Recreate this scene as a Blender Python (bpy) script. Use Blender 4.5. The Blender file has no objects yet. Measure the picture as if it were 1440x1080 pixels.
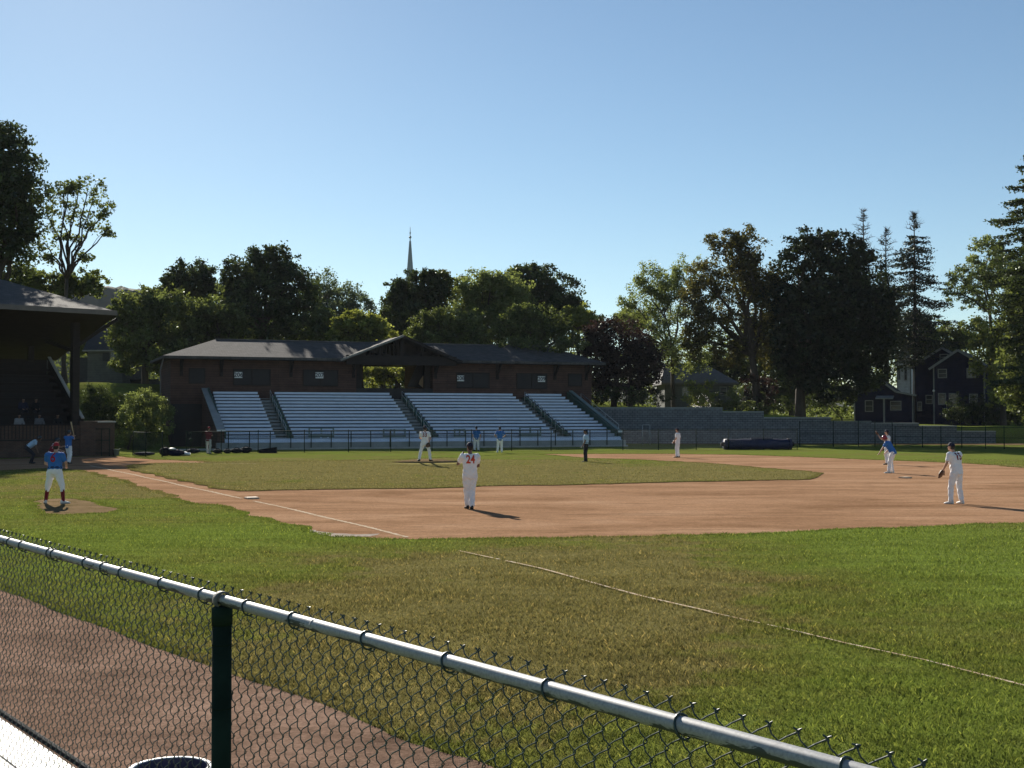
import bpy, bmesh, math, random
import numpy as np
from mathutils import Vector, Matrix
from mathutils.bvhtree import BVHTree
R = math.radians
random.seed(7)
scene = bpy.context.scene
COL = scene.collection
# ------------------------------------------------------------------ camera geometry
F = 1780.0; HOR = 585.0; CAMZ = 2.53
PITCH = math.atan((HOR-540)/F)
cam_d = bpy.data.cameras.new('camera'); cam = bpy.data.objects.new('camera', cam_d)
COL.objects.link(cam); scene.camera = cam
cam.location = (0,0,CAMZ); cam.rotation_euler = (R(90)+PITCH,0,0)
cam_d.sensor_width = 36; cam_d.lens = F/1440*36; cam_d.clip_start = .05; cam_d.clip_end = 6000
def ray(px,py):
    cx=(px-720)/F; cz=(540-py)/F
    return Vector((cx, math.cos(PITCH)-cz*math.sin(PITCH), math.sin(PITCH)+cz*math.cos(PITCH)))
def at(px,py,Y):
    d=ray(px,py); return Vector((0,0,CAMZ))+d*(Y/d.y)
def gr(px,py,z=0.0):
    d=ray(px,py); return Vector((0,0,CAMZ))+d*((z-CAMZ)/d.z)
# ------------------------------------------------------------------ tagging
def tag(o,label=None,cat=None,group=None,kind=None):
    if label: o['label']=label
    if cat: o['category']=cat
    if group: o['group']=group
    if kind: o['kind']=kind
    return o
def empty(name,loc,rz=0,label=None,cat=None,group=None):
    o=bpy.data.objects.new(name,None); COL.objects.link(o); o.empty_display_size=.1
    o.location=loc; o.rotation_euler=(0,0,rz)
    return tag(o,label,cat,group)
def link(name,me,m,parent=None):
    if m is not None and not me.materials:
        for q in (m if isinstance(m,(list,tuple)) else [m]): me.materials.append(q)
    o=bpy.data.objects.new(name,me); COL.objects.link(o)
    if parent is not None: o.parent=parent
    return o
def copy_tree(o,parent=None):
    c=o.copy(); COL.objects.link(c)
    if parent is not None: c.parent=parent
    for ch in list(o.children): copy_tree(ch,c)
    return c
# ------------------------------------------------------------------ mesh builder
class MB:
    def __init__(s): s.v=[]; s.f=[]; s.m=[]; s.mi=0
    def add(s,vs,fs):
        b=len(s.v); s.v.extend([tuple(x) for x in vs]); s.f.extend([tuple(i+b for i in f) for f in fs]); s.m.extend([s.mi]*len(fs)); return s
    def hexa(s,p):   # p: 8 points, bottom 4 ccw then top 4
        return s.add(p,[(3,2,1,0),(4,5,6,7),(0,1,5,4),(1,2,6,5),(2,3,7,6),(3,0,4,7)])
    def box(s,x0,x1,y0,y1,z0,z1,M=None):
        p=[Vector(q) for q in ((x0,y0,z0),(x1,y0,z0),(x1,y1,z0),(x0,y1,z0),(x0,y0,z1),(x1,y0,z1),(x1,y1,z1),(x0,y1,z1))]
        if M is not None: p=[M@q for q in p]
        return s.hexa(p)
    def bar(s,a,b,w,h=None,up=(0,0,1)):
        h=h or w; a=Vector(a); b=Vector(b); t=(b-a).normalized(); u=Vector(up)
        sd=t.cross(u)
        if sd.length<1e-4: sd=t.cross(Vector((1,0,0)))
        sd.normalize(); n=sd.cross(t).normalized(); sd*=w/2; n*=h/2
        return s.hexa([a-sd-n,a+sd-n,b+sd-n,b-sd-n,a-sd+n,a+sd+n,b+sd+n,b-sd+n])
    def tube(s,pts,r,n=8,cap=True):
        pts=[Vector(p) for p in pts]; N=len(pts)
        rs=r if isinstance(r,(list,tuple)) else [r]*N
        vs=[]; ref=None
        for i,p in enumerate(pts):
            t=(pts[min(i+1,N-1)]-pts[max(i-1,0)]).normalized()
            if ref is None:
                ref=t.orthogonal().normalized()
            ref=(ref-t*ref.dot(t))
            if ref.length<1e-5: ref=t.orthogonal()
            ref.normalize(); b=t.cross(ref)
            for k in range(n):
                a=2*math.pi*k/n; vs.append(p+(ref*math.cos(a)+b*math.sin(a))*rs[i])
        fs=[(i*n+k,i*n+(k+1)%n,(i+1)*n+(k+1)%n,(i+1)*n+k) for i in range(N-1) for k in range(n)]
        if cap: fs+= [tuple(range(n-1,-1,-1)), tuple((N-1)*n+k for k in range(n))]
        return s.add(vs,fs)
    def loft(s,rings,cap=True):
        n=len(rings[0]); vs=[p for r in rings for p in r]; N=len(rings)
        fs=[(i*n+k,i*n+(k+1)%n,(i+1)*n+(k+1)%n,(i+1)*n+k) for i in range(N-1) for k in range(n)]
        if cap: fs+= [tuple(range(n-1,-1,-1)), tuple((N-1)*n+k for k in range(n))]
        return s.add(vs,fs)
    def slab(s,poly,off):  # extrude polygon by vector off
        off=Vector(off); n=len(poly); poly=[Vector(p) for p in poly]
        vs=poly+[p+off for p in poly]
        return s.add(vs,[tuple(range(n-1,-1,-1)),tuple(range(n,2*n))]+[(k,(k+1)%n,n+(k+1)%n,n+k) for k in range(n)])
    def ball(s,c,rx,ry=None,rz=None,n=12,m=8):
        ry=ry or rx; rz=rz or rx; c=Vector(c)
        rings=[]
        for i in range(m+1):
            th=math.pi*min(max(i/m,.02),.98)
            rings.append([c+Vector((rx*math.sin(th)*math.cos(2*math.pi*k/n),ry*math.sin(th)*math.sin(2*math.pi*k/n),-rz*math.cos(th))) for k in range(n)])
        return s.loft(rings)
    def mesh(s,name,smooth=False,fix=True):
        me=bpy.data.meshes.new(name); me.from_pydata(s.v,[],s.f)
        if any(s.m): me.polygons.foreach_set('material_index',s.m)
        if fix:
            bm=bmesh.new(); bm.from_mesh(me); bmesh.ops.recalc_face_normals(bm,faces=bm.faces); bm.to_mesh(me); bm.free()
        if smooth: me.polygons.foreach_set('use_smooth',[True]*len(me.polygons))
        me.update(); return me
    def build(s,name,m,parent=None,smooth=False,fix=True):
        return link(name,s.mesh(name,smooth,fix),m,parent)
def npmesh(name,V,quads=None,tris=None):
    me=bpy.data.meshes.new(name); V=np.asarray(V,np.float32)
    me.vertices.add(len(V)); me.vertices.foreach_set('co',V.ravel())
    fa=quads if quads is not None else tris; k=fa.shape[1]; n=len(fa)
    me.loops.add(n*k); me.polygons.add(n)
    me.loops.foreach_set('vertex_index',fa.astype(np.int32).ravel())
    me.polygons.foreach_set('loop_start',np.arange(0,n*k,k,dtype=np.int32))
    me.update(calc_edges=True); return me
# ------------------------------------------------------------------ materials
def newmat(name):
    m=bpy.data.materials.new(name); m.use_nodes=True; nt=m.node_tree; nt.nodes.clear()
    out=nt.nodes.new('ShaderNodeOutputMaterial'); return m,nt,out
def N(nt,t,**kw):
    n=nt.nodes.new(t)
    for k,v in kw.items():
        if k.startswith('i_'): n.inputs[k[2:].replace('_',' ')].default_value=v
        else: setattr(n,k,v)
    return n
def rgb(c): return (c[0],c[1],c[2],1)
def noise(nt,scale,detail=4,rough=.55,vec=None,dist=0):
    n=N(nt,'ShaderNodeTexNoise'); n.inputs['Scale'].default_value=scale; n.inputs['Detail'].default_value=detail
    n.inputs['Roughness'].default_value=rough; n.inputs['Distortion'].default_value=dist
    if vec is not None: nt.links.new(vec,n.inputs['Vector'])
    return n
def ramp(nt,fac,stops):
    r=N(nt,'ShaderNodeValToRGB'); e=r.color_ramp.elements
    while len(e)<len(stops): e.new(.5)
    for i,(p,c) in enumerate(stops):
        e[i].position=p; e[i].color=(c,c,c,1) if isinstance(c,(int,float)) else rgb(c)
    nt.links.new(fac,r.inputs['Fac']); return r
def mix(nt,fac,a,b,mode='MIX'):
    m=N(nt,'ShaderNodeMix',data_type='RGBA',blend_type=mode)
    for s,v in (('Factor',fac),('A',a),('B',b)):
        sock=[i for i in m.inputs if i.name==s and (i.type=='RGBA' or s=='Factor')][0]
        if isinstance(v,(int,float)): sock.default_value=v
        elif isinstance(v,(tuple,list)): sock.default_value=rgb(v)
        else: nt.links.new(v,sock)
    return [o for o in m.outputs if o.type=='RGBA'][0]
def mat(name,c,rough=.7,c2=None,scale=3,metal=0,bump=0,bscale=None,spec=.3,detail=5,stretch=None):
    m,nt,out=newmat(name); b=N(nt,'ShaderNodeBsdfPrincipled'); nt.links.new(b.outputs[0],out.inputs[0])
    b.inputs['Roughness'].default_value=rough; b.inputs['Metallic'].default_value=metal
    b.inputs['Specular IOR Level'].default_value=spec
    tc=N(nt,'ShaderNodeTexCoord'); vec=tc.outputs['Object']
    if stretch:
        mp=N(nt,'ShaderNodeMapping'); mp.inputs['Scale'].default_value=stretch; nt.links.new(vec,mp.inputs['Vector']); vec=mp.outputs[0]
    c2=c2 or tuple(x*.72 for x in c)
    n=noise(nt,scale,detail,.6,vec); r=ramp(nt,n.outputs['Fac'],[(.32,c2),(.68,c)])
    nt.links.new(r.outputs[0],b.inputs['Base Color'])
    if bump:
        n2=noise(nt,bscale or scale*6,4,.6,vec); bp=N(nt,'ShaderNodeBump'); bp.inputs['Strength'].default_value=bump; bp.inputs['Distance'].default_value=.02
        nt.links.new(n2.outputs['Fac'],bp.inputs['Height']); nt.links.new(bp.outputs[0],b.inputs['Normal'])
    return m
def leafmat(name,c1,c2,trans=.4):
    m,nt,out=newmat(name)
    a=N(nt,'ShaderNodeAttribute',attribute_name='tint')
    col=ramp(nt,a.outputs['Fac'],[(0,c1),(.62,c2),(1,tuple(x*2.0 for x in c2))]).outputs[0]  # brightest stop paints leaf-edge highlights into the leaf colour
    d=N(nt,'ShaderNodeBsdfDiffuse'); t=N(nt,'ShaderNodeBsdfTranslucent'); g=N(nt,'ShaderNodeBsdfGlossy'); g.inputs['Roughness'].default_value=.38
    nt.links.new(col,d.inputs[0])
    tcol=mix(nt,.5,col,(c2[0]*1.3,c2[1]*1.25,c2[2]*.6)); nt.links.new(tcol,t.inputs[0])
    g.inputs[0].default_value=(.6,.65,.6,1)
    m1=N(nt,'ShaderNodeMixShader'); m1.inputs[0].default_value=trans; nt.links.new(d.outputs[0],m1.inputs[1]); nt.links.new(t.outputs[0],m1.inputs[2])
    m2=N(nt,'ShaderNodeMixShader'); m2.inputs[0].default_value=.04; nt.links.new(m1.outputs[0],m2.inputs[1]); nt.links.new(g.outputs[0],m2.inputs[2])
    nt.links.new(m2.outputs[0],out.inputs[0]); return m
def brickmat(name,c1,c2,mortar,sx,sz,bump=.4,msize=.02,vecmode='wall'):
    m,nt,out=newmat(name); b=N(nt,'ShaderNodeBsdfPrincipled'); nt.links.new(b.outputs[0],out.inputs[0]); b.inputs['Roughness'].default_value=.95; b.inputs['Specular IOR Level'].default_value=.12
    tc=N(nt,'ShaderNodeTexCoord'); sp=N(nt,'ShaderNodeSeparateXYZ'); nt.links.new(tc.outputs['Object'],sp.inputs[0])
    cb=N(nt,'ShaderNodeCombineXYZ'); nt.links.new(sp.outputs['X'],cb.inputs['X'])
    nt.links.new(sp.outputs['Z' if vecmode=='wall' else 'Y'],cb.inputs['Y'])
    br=N(nt,'ShaderNodeTexBrick'); nt.links.new(cb.outputs[0],br.inputs['Vector'])
    br.inputs['Color1'].default_value=rgb(c1); br.inputs['Color2'].default_value=rgb(c2); br.inputs['Mortar'].default_value=rgb(mortar)
    br.inputs['Scale'].default_value=1; br.inputs['Brick Width'].default_value=sx; br.inputs['Row Height'].default_value=sz; br.inputs['Mortar Size'].default_value=msize
    n=noise(nt,1.7,5,.6,tc.outputs['Object']); r=ramp(nt,n.outputs['Fac'],[(.3,.72),(.7,1.1)])
    c=mix(nt,1.0,br.outputs['Color'],r.outputs[0],'MULTIPLY'); nt.links.new(c,b.inputs['Base Color'])
    bp=N(nt,'ShaderNodeBump'); bp.inputs['Strength'].default_value=bump; bp.inputs['Distance'].default_value=.02; bp.invert=True
    nt.links.new(br.outputs['Fac'],bp.inputs['Height']); nt.links.new(bp.outputs[0],b.inputs['Normal']); return m
M={}
M['bark']=mat('bark',(.085,.065,.05),.9,(.035,.027,.02),2.5,bump=.5,stretch=(1,1,.25))
M['alu']=mat('aluminium seat',(.62,.70,.85),.5,(.50,.57,.71),1.2,metal=.12,stretch=(1,6,6))  # blue of the reflected sky is put into the seat colour
M['deck']=mat('aluminium deck',(.14,.175,.25),.6,(.10,.13,.185),1.5,metal=.2)  # same aluminium, with the shade between rows put into the colour
M['green']=mat('dark green paint',(.035,.085,.065),.55,(.025,.06,.05),2)
M['greengrey']=mat('grey green panel',(.20,.25,.24),.6,(.14,.19,.18),1)
M['greyslab']=mat('grey slab',(.30,.31,.30),.7,(.22,.23,.22),1)
M['bench']=mat('worn white paint',(.52,.515,.49),.6,(.40,.40,.385),4)
M['steps']=mat('aisle step',(.30,.32,.32),.6,(.22,.235,.24),2)
M['steel']=mat('galvanised steel',(.50,.51,.50),.45,(.30,.31,.32),9,metal=.5)
M['shingle']=brickmat('roof shingle',(.105,.098,.094),(.076,.071,.069),(.045,.041,.041),.45,.2,.5,.012,'roof')
M['brownwall']=brickmat('brown siding',(.105,.060,.048),(.088,.052,.043),(.04,.026,.022),6,.2,.5,.012)
M['brick']=brickmat('brick wall',(.11,.06,.045),(.08,.046,.037),(.10,.085,.072),.25,.085,.4,.012)
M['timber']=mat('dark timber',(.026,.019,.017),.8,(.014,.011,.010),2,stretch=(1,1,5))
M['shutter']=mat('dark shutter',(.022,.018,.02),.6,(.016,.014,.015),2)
M['trim']=mat('roof edge trim',(.16,.14,.13),.6,(.11,.1,.1),2)
M['concrete']=mat('concrete',(.42,.40,.37),.85,(.30,.29,.27),1.3,bump=.2)
M['block']=brickmat('retaining block',(.21,.22,.235),(.17,.18,.195),(.065,.065,.07),.46,.2,.8,.02)
M['darkmetal']=mat('dark green metal',(.018,.034,.025),.8,(.011,.02,.015),6,spec=.06)
M['wire']=mat('vinyl wire',(.025,.05,.043),.38,(.015,.03,.027),30,spec=.5)
M['white']=mat('white paint',(.78,.78,.76),.5,(.68,.68,.66),3)
M['signtext']=mat('sign lettering',(.05,.05,.07),.6)
M['navy']=mat('navy vinyl',(.018,.022,.07),.6,(.012,.015,.042),2,bump=.4,bscale=6)
M['blacknylon']=mat('black nylon',(.010,.010,.013),.9,(.018,.018,.022),8,spec=.1)
M['bagnavy']=mat('navy bag cloth',(.018,.018,.04),.9,(.01,.01,.022),6,spec=.1)
M['basecloth']=mat('dusty base',(.50,.40,.30),.8,(.36,.27,.19),9)
M['loop']=mat('weathered fitting',(.17,.17,.165),.7,(.10,.10,.10),30)
M['pail']=mat('grey pail',(.34,.34,.33),.6)
M['glass']=mat('window glass',(.03,.035,.045),.12,(.02,.024,.03),1,spec=.5)
M['bluehouse']=brickmat('blue clapboard',(.02,.022,.055),(.018,.02,.05),(.010,.011,.026),8,.16,.5,.012)
M['whitehouse']=brickmat('white clapboard',(.72,.73,.74),(.68,.69,.7),(.4,.4,.42),8,.18,.4,.012)
M['greyhouse']=brickmat('grey clapboard',(.13,.135,.125),(.12,.125,.118),(.07,.07,.065),8,.18,.4,.012)
M['housetrim']=mat('house trim',(.27,.27,.26),.7,(.2,.2,.195),2)
M['tan']=mat('tan panel',(.48,.33,.2),.7,(.4,.27,.16),2)
M['spire']=mat('spire copper',(.27,.305,.34),.6,(.22,.25,.28),.6,stretch=(1,1,.2))
# ------------------------------------------------------------------ light and sky
SUN_EL=R(25); SUN_AZ=R(-20)      # azimuth from +Y, positive to +X
w=bpy.data.worlds.new('World'); scene.world=w; w.use_nodes=True; nt=w.node_tree
bg=nt.nodes['Background']; sky=nt.nodes.new('ShaderNodeTexSky'); sky.sky_type='NISHITA'; sky.sun_disc=False
sky.sun_elevation=SUN_EL; sky.sun_rotation=SUN_AZ; sky.air_density=.92; sky.dust_density=.12; sky.ozone_density=2.2; sky.altitude=400
tn=nt.nodes.new('ShaderNodeMix'); tn.data_type='RGBA'; tn.blend_type='MULTIPLY'; tn.inputs[0].default_value=1; tn.inputs[7].default_value=(.955,1.02,.99,1); nt.links.new(sky.outputs[0],tn.inputs[6]); nt.links.new(tn.outputs[2],bg.inputs[0]); bg.inputs[1].default_value=.053
sd=bpy.data.lights.new('sun','SUN'); sd.energy=5.0; sd.angle=R(.53); sd.color=(1,.93,.82)
so=bpy.data.objects.new('sun',sd); COL.objects.link(so)
tosun=Vector((math.sin(SUN_AZ)*math.cos(SUN_EL),math.cos(SUN_AZ)*math.cos(SUN_EL),math.sin(SUN_EL)))
so.rotation_euler=tosun.to_track_quat('Z','Y').to_euler(); so.location=(0,40,60)
scene.view_settings.view_transform='Standard'; scene.view_settings.look='None'; scene.view_settings.exposure=.96; scene.view_settings.gamma=1
# ------------------------------------------------------------------ turf / dirt materials
PATCH=[ # dry (brown) and lush (green) patches of turf: x,y,rx,ry,amount(+dry)
 (.8,17,4.2,6,.55),(2.2,24,5,5,.35),(-1.5,12,2.2,4,.3),(6.5,27,5,6,-.35),(9,20,4,8,-.5),(-6.5,27,4.5,2.6,-.55),(3.6,10.5,2.2,4,-.25),
 (-14,33,4,4,-.15),(-12,43,9,4,.2),(0,29,8,2.5,.15),(2,56,24,17,.48),(-14,66,9,9,.3)]
def turf_color(nt):
    geo=N(nt,'ShaderNodeNewGeometry'); pos=geo.outputs['Position']
    n1=noise(nt,.22,5,.6,pos); n2=noise(nt,1.6,5,.65,pos); n3=noise(nt,14,3,.6,pos)
    def math_(op,a,b,clamp=False):
        m=N(nt,'ShaderNodeMath',operation=op,use_clamp=clamp)
        for i,v in enumerate((a,b)):
            if isinstance(v,(int,float)): m.inputs[i].default_value=v
            else: nt.links.new(v,m.inputs[i])
        return m.outputs[0]
    dry=math_('ADD',math_('MULTIPLY',n1.outputs['Fac'],.9),math_('MULTIPLY',n2.outputs['Fac'],.62))
    sp=N(nt,'ShaderNodeSeparateXYZ'); nt.links.new(pos,sp.inputs[0])
    for (x,y,rx,ry,a) in PATCH:
        dx=math_('DIVIDE',math_('SUBTRACT',sp.outputs[0],x),rx); dy=math_('DIVIDE',math_('SUBTRACT',sp.outputs[1],y),ry)
        r2=math_('ADD',math_('MULTIPLY',dx,dx),math_('MULTIPLY',dy,dy))
        g=math_('POWER',2.718,math_('MULTIPLY',r2,-1.0)); dry=math_('ADD',dry,math_('MULTIPLY',g,a*.75))
    col=ramp(nt,dry,[(.40,(.142,.188,.036)),(.66,(.143,.180,.036)),(.90,(.146,.154,.040)),(1.08,(.178,.156,.060))]).outputs[0]
    mpm=N(nt,'ShaderNodeMapping'); mpm.inputs['Scale'].default_value=(.35,2.2,1); mpm.inputs['Rotation'].default_value=(0,0,-.35); nt.links.new(pos,mpm.inputs[0])
    nm=noise(nt,1.2,4,.6,mpm.outputs[0]); col=mix(nt,1.0,col,ramp(nt,nm.outputs['Fac'],[(.3,.78),(.7,1.18)]).outputs[0],'MULTIPLY')
    v=ramp(nt,n3.outputs['Fac'],[(.25,.55),(.75,1.32)]).outputs[0]
    return mix(nt,1.0,col,v,'MULTIPLY'),pos
def turf_mat(name,blades=False):
    m,nt,out=newmat(name); col,pos=turf_color(nt)
    if blades:
        a=N(nt,'ShaderNodeAttribute',attribute_name='tint'); v=ramp(nt,a.outputs['Fac'],[(0,(.55,.6,.5)),(.8,(1.25,1.2,1.0)),(1,(2.1,1.8,1.5))]).outputs[0]
        col=mix(nt,1.0,col,v,'MULTIPLY')
        d=N(nt,'ShaderNodeBsdfDiffuse'); t=N(nt,'ShaderNodeBsdfTranslucent'); nt.links.new(col,d.inputs[0]); nt.links.new(col,t.inputs[0])
        ms=N(nt,'ShaderNodeMixShader'); ms.inputs[0].default_value=.45; nt.links.new(d.outputs[0],ms.inputs[1]); nt.links.new(t.outputs[0],ms.inputs[2])
        gl=N(nt,'ShaderNodeBsdfGlossy'); gl.inputs['Roughness'].default_value=.6; gl.inputs[0].default_value=(.8,.8,.6,1); mg=N(nt,'ShaderNodeMixShader'); mg.inputs[0].default_value=.022; nt.links.new(ms.outputs[0],mg.inputs[1]); nt.links.new(gl.outputs[0],mg.inputs[2]); nt.links.new(mg.outputs[0],out.inputs[0])
    else:
        b=N(nt,'ShaderNodeBsdfDiffuse'); nt.links.new(col,b.inputs[0])
        n=noise(nt,30,3,.7,pos); bp=N(nt,'ShaderNodeBump'); bp.inputs['Strength'].default_value=.9; bp.inputs['Distance'].default_value=.03
        nt.links.new(n.outputs['Fac'],bp.inputs['Height']); nt.links.new(bp.outputs[0],b.inputs['Normal']); nt.links.new(b.outputs[0],out.inputs[0])
    return m
def dirt_mat(name,c1,c2,c3,bs=14,bstr=.6,stretch=(1,1,1),big=.35):
    m,nt,out=newmat(name); geo=N(nt,'ShaderNodeNewGeometry'); pos=geo.outputs['Position']
    mp=N(nt,'ShaderNodeMapping'); mp.inputs['Scale'].default_value=stretch; nt.links.new(pos,mp.inputs[0]); v=mp.outputs[0]
    n1=noise(nt,big,6,.62,v,.6); n2=noise(nt,3.5,6,.7,v); n3=noise(nt,26,3,.7,pos)
    c=ramp(nt,n1.outputs['Fac'],[(.3,c1),(.52,c2),(.72,c3)]).outputs[0]
    k=ramp(nt,n2.outputs['Fac'],[(.28,.72),(.5,1.0),(.75,1.2)]).outputs[0]; c=mix(nt,1.0,c,k,'MULTIPLY')
    k=ramp(nt,n3.outputs['Fac'],[(.25,.72),(.75,1.22)]).outputs[0]; c=mix(nt,1.0,c,k,'MULTIPLY')
    mp4=N(nt,'ShaderNodeMapping'); mp4.inputs['Scale'].default_value=(.16,1.5,1); mp4.inputs['Rotation'].default_value=(0,0,.25); nt.links.new(pos,mp4.inputs[0])
    n4=noise(nt,1.0,5,.62,mp4.outputs[0],.8); k=ramp(nt,n4.outputs['Fac'],[(.30,.82),(.44,1.0),(.62,1.05),(.75,.92)]).outputs[0]; c=mix(nt,1.0,c,k,'MULTIPLY')
    n6=noise(nt,9,4,.7,pos); c=mix(nt,1.0,c,ramp(nt,n6.outputs['Fac'],[(.3,.78),(.5,1.0),(.7,1.16)]).outputs[0],'MULTIPLY')
    n5=noise(nt,2.6,2,.5,pos); k=ramp(nt,n5.outputs['Fac'],[(.22,.66),(.31,1.0)]).outputs[0]; c=mix(nt,1.0,c,k,'MULTIPLY')
    b=N(nt,'ShaderNodeBsdfDiffuse'); nt.links.new(c,b.inputs[0])
    nb=noise(nt,bs,5,.75,pos); bp=N(nt,'ShaderNodeBump'); bp.inputs['Strength'].default_value=bstr; bp.inputs['Distance'].default_value=.03
    nt.links.new(nb.outputs['Fac'],bp.inputs['Height']); nt.links.new(bp.outputs[0],b.inputs['Normal']); nt.links.new(b.outputs[0],out.inputs[0])
    return m
M['turf']=turf_mat('turf'); M['blade']=turf_mat('grass blade',True)
M['dirt']=dirt_mat('infield clay',(.21,.119,.066),(.325,.193,.114),(.395,.250,.156),10,1.0,(.45,1.2,1))
M['track']=dirt_mat('warning track gravel',(.18,.118,.085),(.295,.195,.142),(.37,.25,.187),26,1.4,(1,1.6,1),.55)
M['mounddirt']=dirt_mat('mound clay',(.125,.095,.045),(.19,.135,.075),(.24,.165,.10),12,.7,(1,1,1),1.4)
M['sand']=dirt_mat('pale drying agent',(.25,.20,.155),(.34,.285,.235),(.40,.35,.30),12,.5)
m,nt,out=newmat('chalk'); geo=N(nt,'ShaderNodeNewGeometry'); n=noise(nt,7,5,.75,geo.outputs['Position'])
d=N(nt,'ShaderNodeBsdfDiffuse'); nt.links.new(ramp(nt,n.outputs['Fac'],[(.34,(.34,.22,.13)),(.52,(.50,.40,.29)),(.7,(.60,.53,.44))]).outputs[0],d.inputs[0]); nt.links.new(d.outputs[0],out.inputs[0]); M['chalk']=m
# ------------------------------------------------------------------ ground sheet
def terrain(x,y):
    x=np.asarray(x,float); y=np.asarray(y,float)
    st=np.interp(x,[-60,-34,-23,9.0,9.6,60],[98,97,107,116.5,116.6,117]); wd=np.interp(x,[-60,-23,-15,7,9.6,60],[15,14,5,3,.5,.5])
    h=np.interp(x,[-60,-20,0,7,17.5,23,29,34,60],[5.6,5.3,4.6,3.5,3.15,2.75,2.25,1.7,1.3])
    t=np.clip((y-st)/wd,0,1); t=t*t*(3-2*t)
    z=h*t+np.clip(y-135,0,200)*.02*t
    z=z+t*.12*np.sin(x*.7+y*.3)*np.sin(y*.5-x*.21)
    return z
xs=np.concatenate([[-1000,-600,-300,-160,-110],np.arange(-80,85.1,1.0),[100,150,300,600,1000]])
ys=np.concatenate([[-40,-10,0,20,40,60,80],np.arange(90,116,1.0),np.arange(116,119,.25),np.arange(119,160,1.5),[170,190,230,300,450,700,1000]])
XX,YY=np.meshgrid(xs,ys); ZZ=terrain(XX,YY)
V=np.stack([XX,YY,ZZ],-1).reshape(-1,3); nx=len(xs); ny=len(ys)
I,J=np.meshgrid(np.arange(nx-1),np.arange(ny-1)); b0=(J*nx+I).ravel()
tag(link('ground',npmesh('ground',V,quads=np.stack([b0,b0+1,b0+nx+1,b0+nx],1)),M['turf']),kind='structure')
def smooth_poly(pts,closed=True,step=.5,jit=.05,seed=1):
    rnd=random.Random(seed); n=len(pts); out=[]
    for i in range(n if closed else n-1):
        p0,p1,p2,p3=[pts[j%n] if closed else pts[min(max(j,0),n-1)] for j in (i-1,i,i+1,i+2)]
        L=max(1,min(60,int((p2-p1).length/step)))
        for k in range(L):
            t=k/L
            q=.5*((2*p1)+(p2-p0)*t+(2*p0-5*p1+4*p2-p3)*t*t+(3*p1-p0-3*p2+p3)*t**3)
            w_=jit*1.6*(math.sin(q.x*1.7+seed)+math.sin(q.y*2.3-q.x*.9)); out.append(Vector((q.x+rnd.gauss(0,jit)+w_*.5,q.y+rnd.gauss(0,jit)+w_,0)))
    return out
def sheet(name,pts,z,m,kind='structure',drop=0):
    bm=bmesh.new(); vs=[bm.verts.new((p.x,p.y,z)) for p in pts]; f=bm.faces.new(vs)
    if f.normal.z<0 or True: bmesh.ops.recalc_face_normals(bm,faces=bm.faces)
    f.normal_update()
    if f.normal.z<0: f.normal_flip()
    bmesh.ops.triangulate(bm,faces=bm.faces[:])
    me=bpy.data.meshes.new(name); bm.to_mesh(me); bm.free()
    o=link(name,me,m); tag(o,kind=kind); return o
G=lambda L:[gr(*p) for p in L]
infield_px=[(-60,663),(60,659.5),(91,660),(111,661),(158,671),(187,680.5),(236,695),(267,705),(313,711.6),(340,719.6),(381,730),(408,736),(433,743),(464,754),(515,755.7),(562,757.3),(620,756.8),(700,756.2),(800,755.2),(900,754),(1000,752),(1080,749),(1177,745),(1274,741),(1360,738),(1450,735),(1620,727),(1640,664),(1530,661),(1440,658),(1360,652),(1216,646.3),(1080,641),(1000,639),(900,638.2),(749,638.9),(745,640.4),(700,650),(500,652),(330,652),(285,649.3),(241,647.5),(190,644.5),(165,641.6),(125,641.8),(60,643.5),(0,646),(-70,649)]
ingrass_px=[(177,656.6),(189,654),(241,651.6),(330,651),(500,648),(640,643.5),(700,640.5),(749,638.8),(829,644.8),(900,647.2),(1000,652.5),(1080,659),(1148,665),(1152,668.5),(1136,674.6),(1080,675.8),(1000,677.3),(900,679.6),(796,682.7),(711,683.3),(607,687),(540,688),(457,688.6),(370,690.6),(335,691.2),(324,690.2),(294,685.2),(255,676.8),(216,668.2),(197,664.5)]
track_px=[(-420,740),(-150,785),(0,829),(79,860),(173,894),(252,922.5),(315,944.5),(400,972),(504,1014),(591,1050),(678,1074),(800,1140),(950,1300),(0,1500),(-700,1100)]
coach_px=[(52,705),(75,701.5),(110,703),(140,710),(166,716),(150,720.5),(110,722.5),(80,723),(55,717)]
infield=smooth_poly(G(infield_px),step=.35,jit=.06,seed=2); ingrass=smooth_poly(G(ingrass_px),step=.4,jit=.06,seed=3)
track=smooth_poly(G(track_px),step=.15,jit=.009,seed=4); coachp=smooth_poly(G(coach_px),step=.2,jit=.04,seed=5)
sheet('infield_dirt',infield,.004,M['dirt']); sheet('infield_lawn',ingrass,.024,M['turf'])
sheet('warning_track',track,.004,M['track']); sheet('dirt_patch',coachp,.006,M['mounddirt'])
sheet('sand_patch',smooth_poly(G([(438,745),(470,749.5),(500,752),(528,751.5),(515,755.2),(478,755.2),(458,753)]),step=.15,jit=.03,seed=6),.008,M['sand'])
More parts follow.
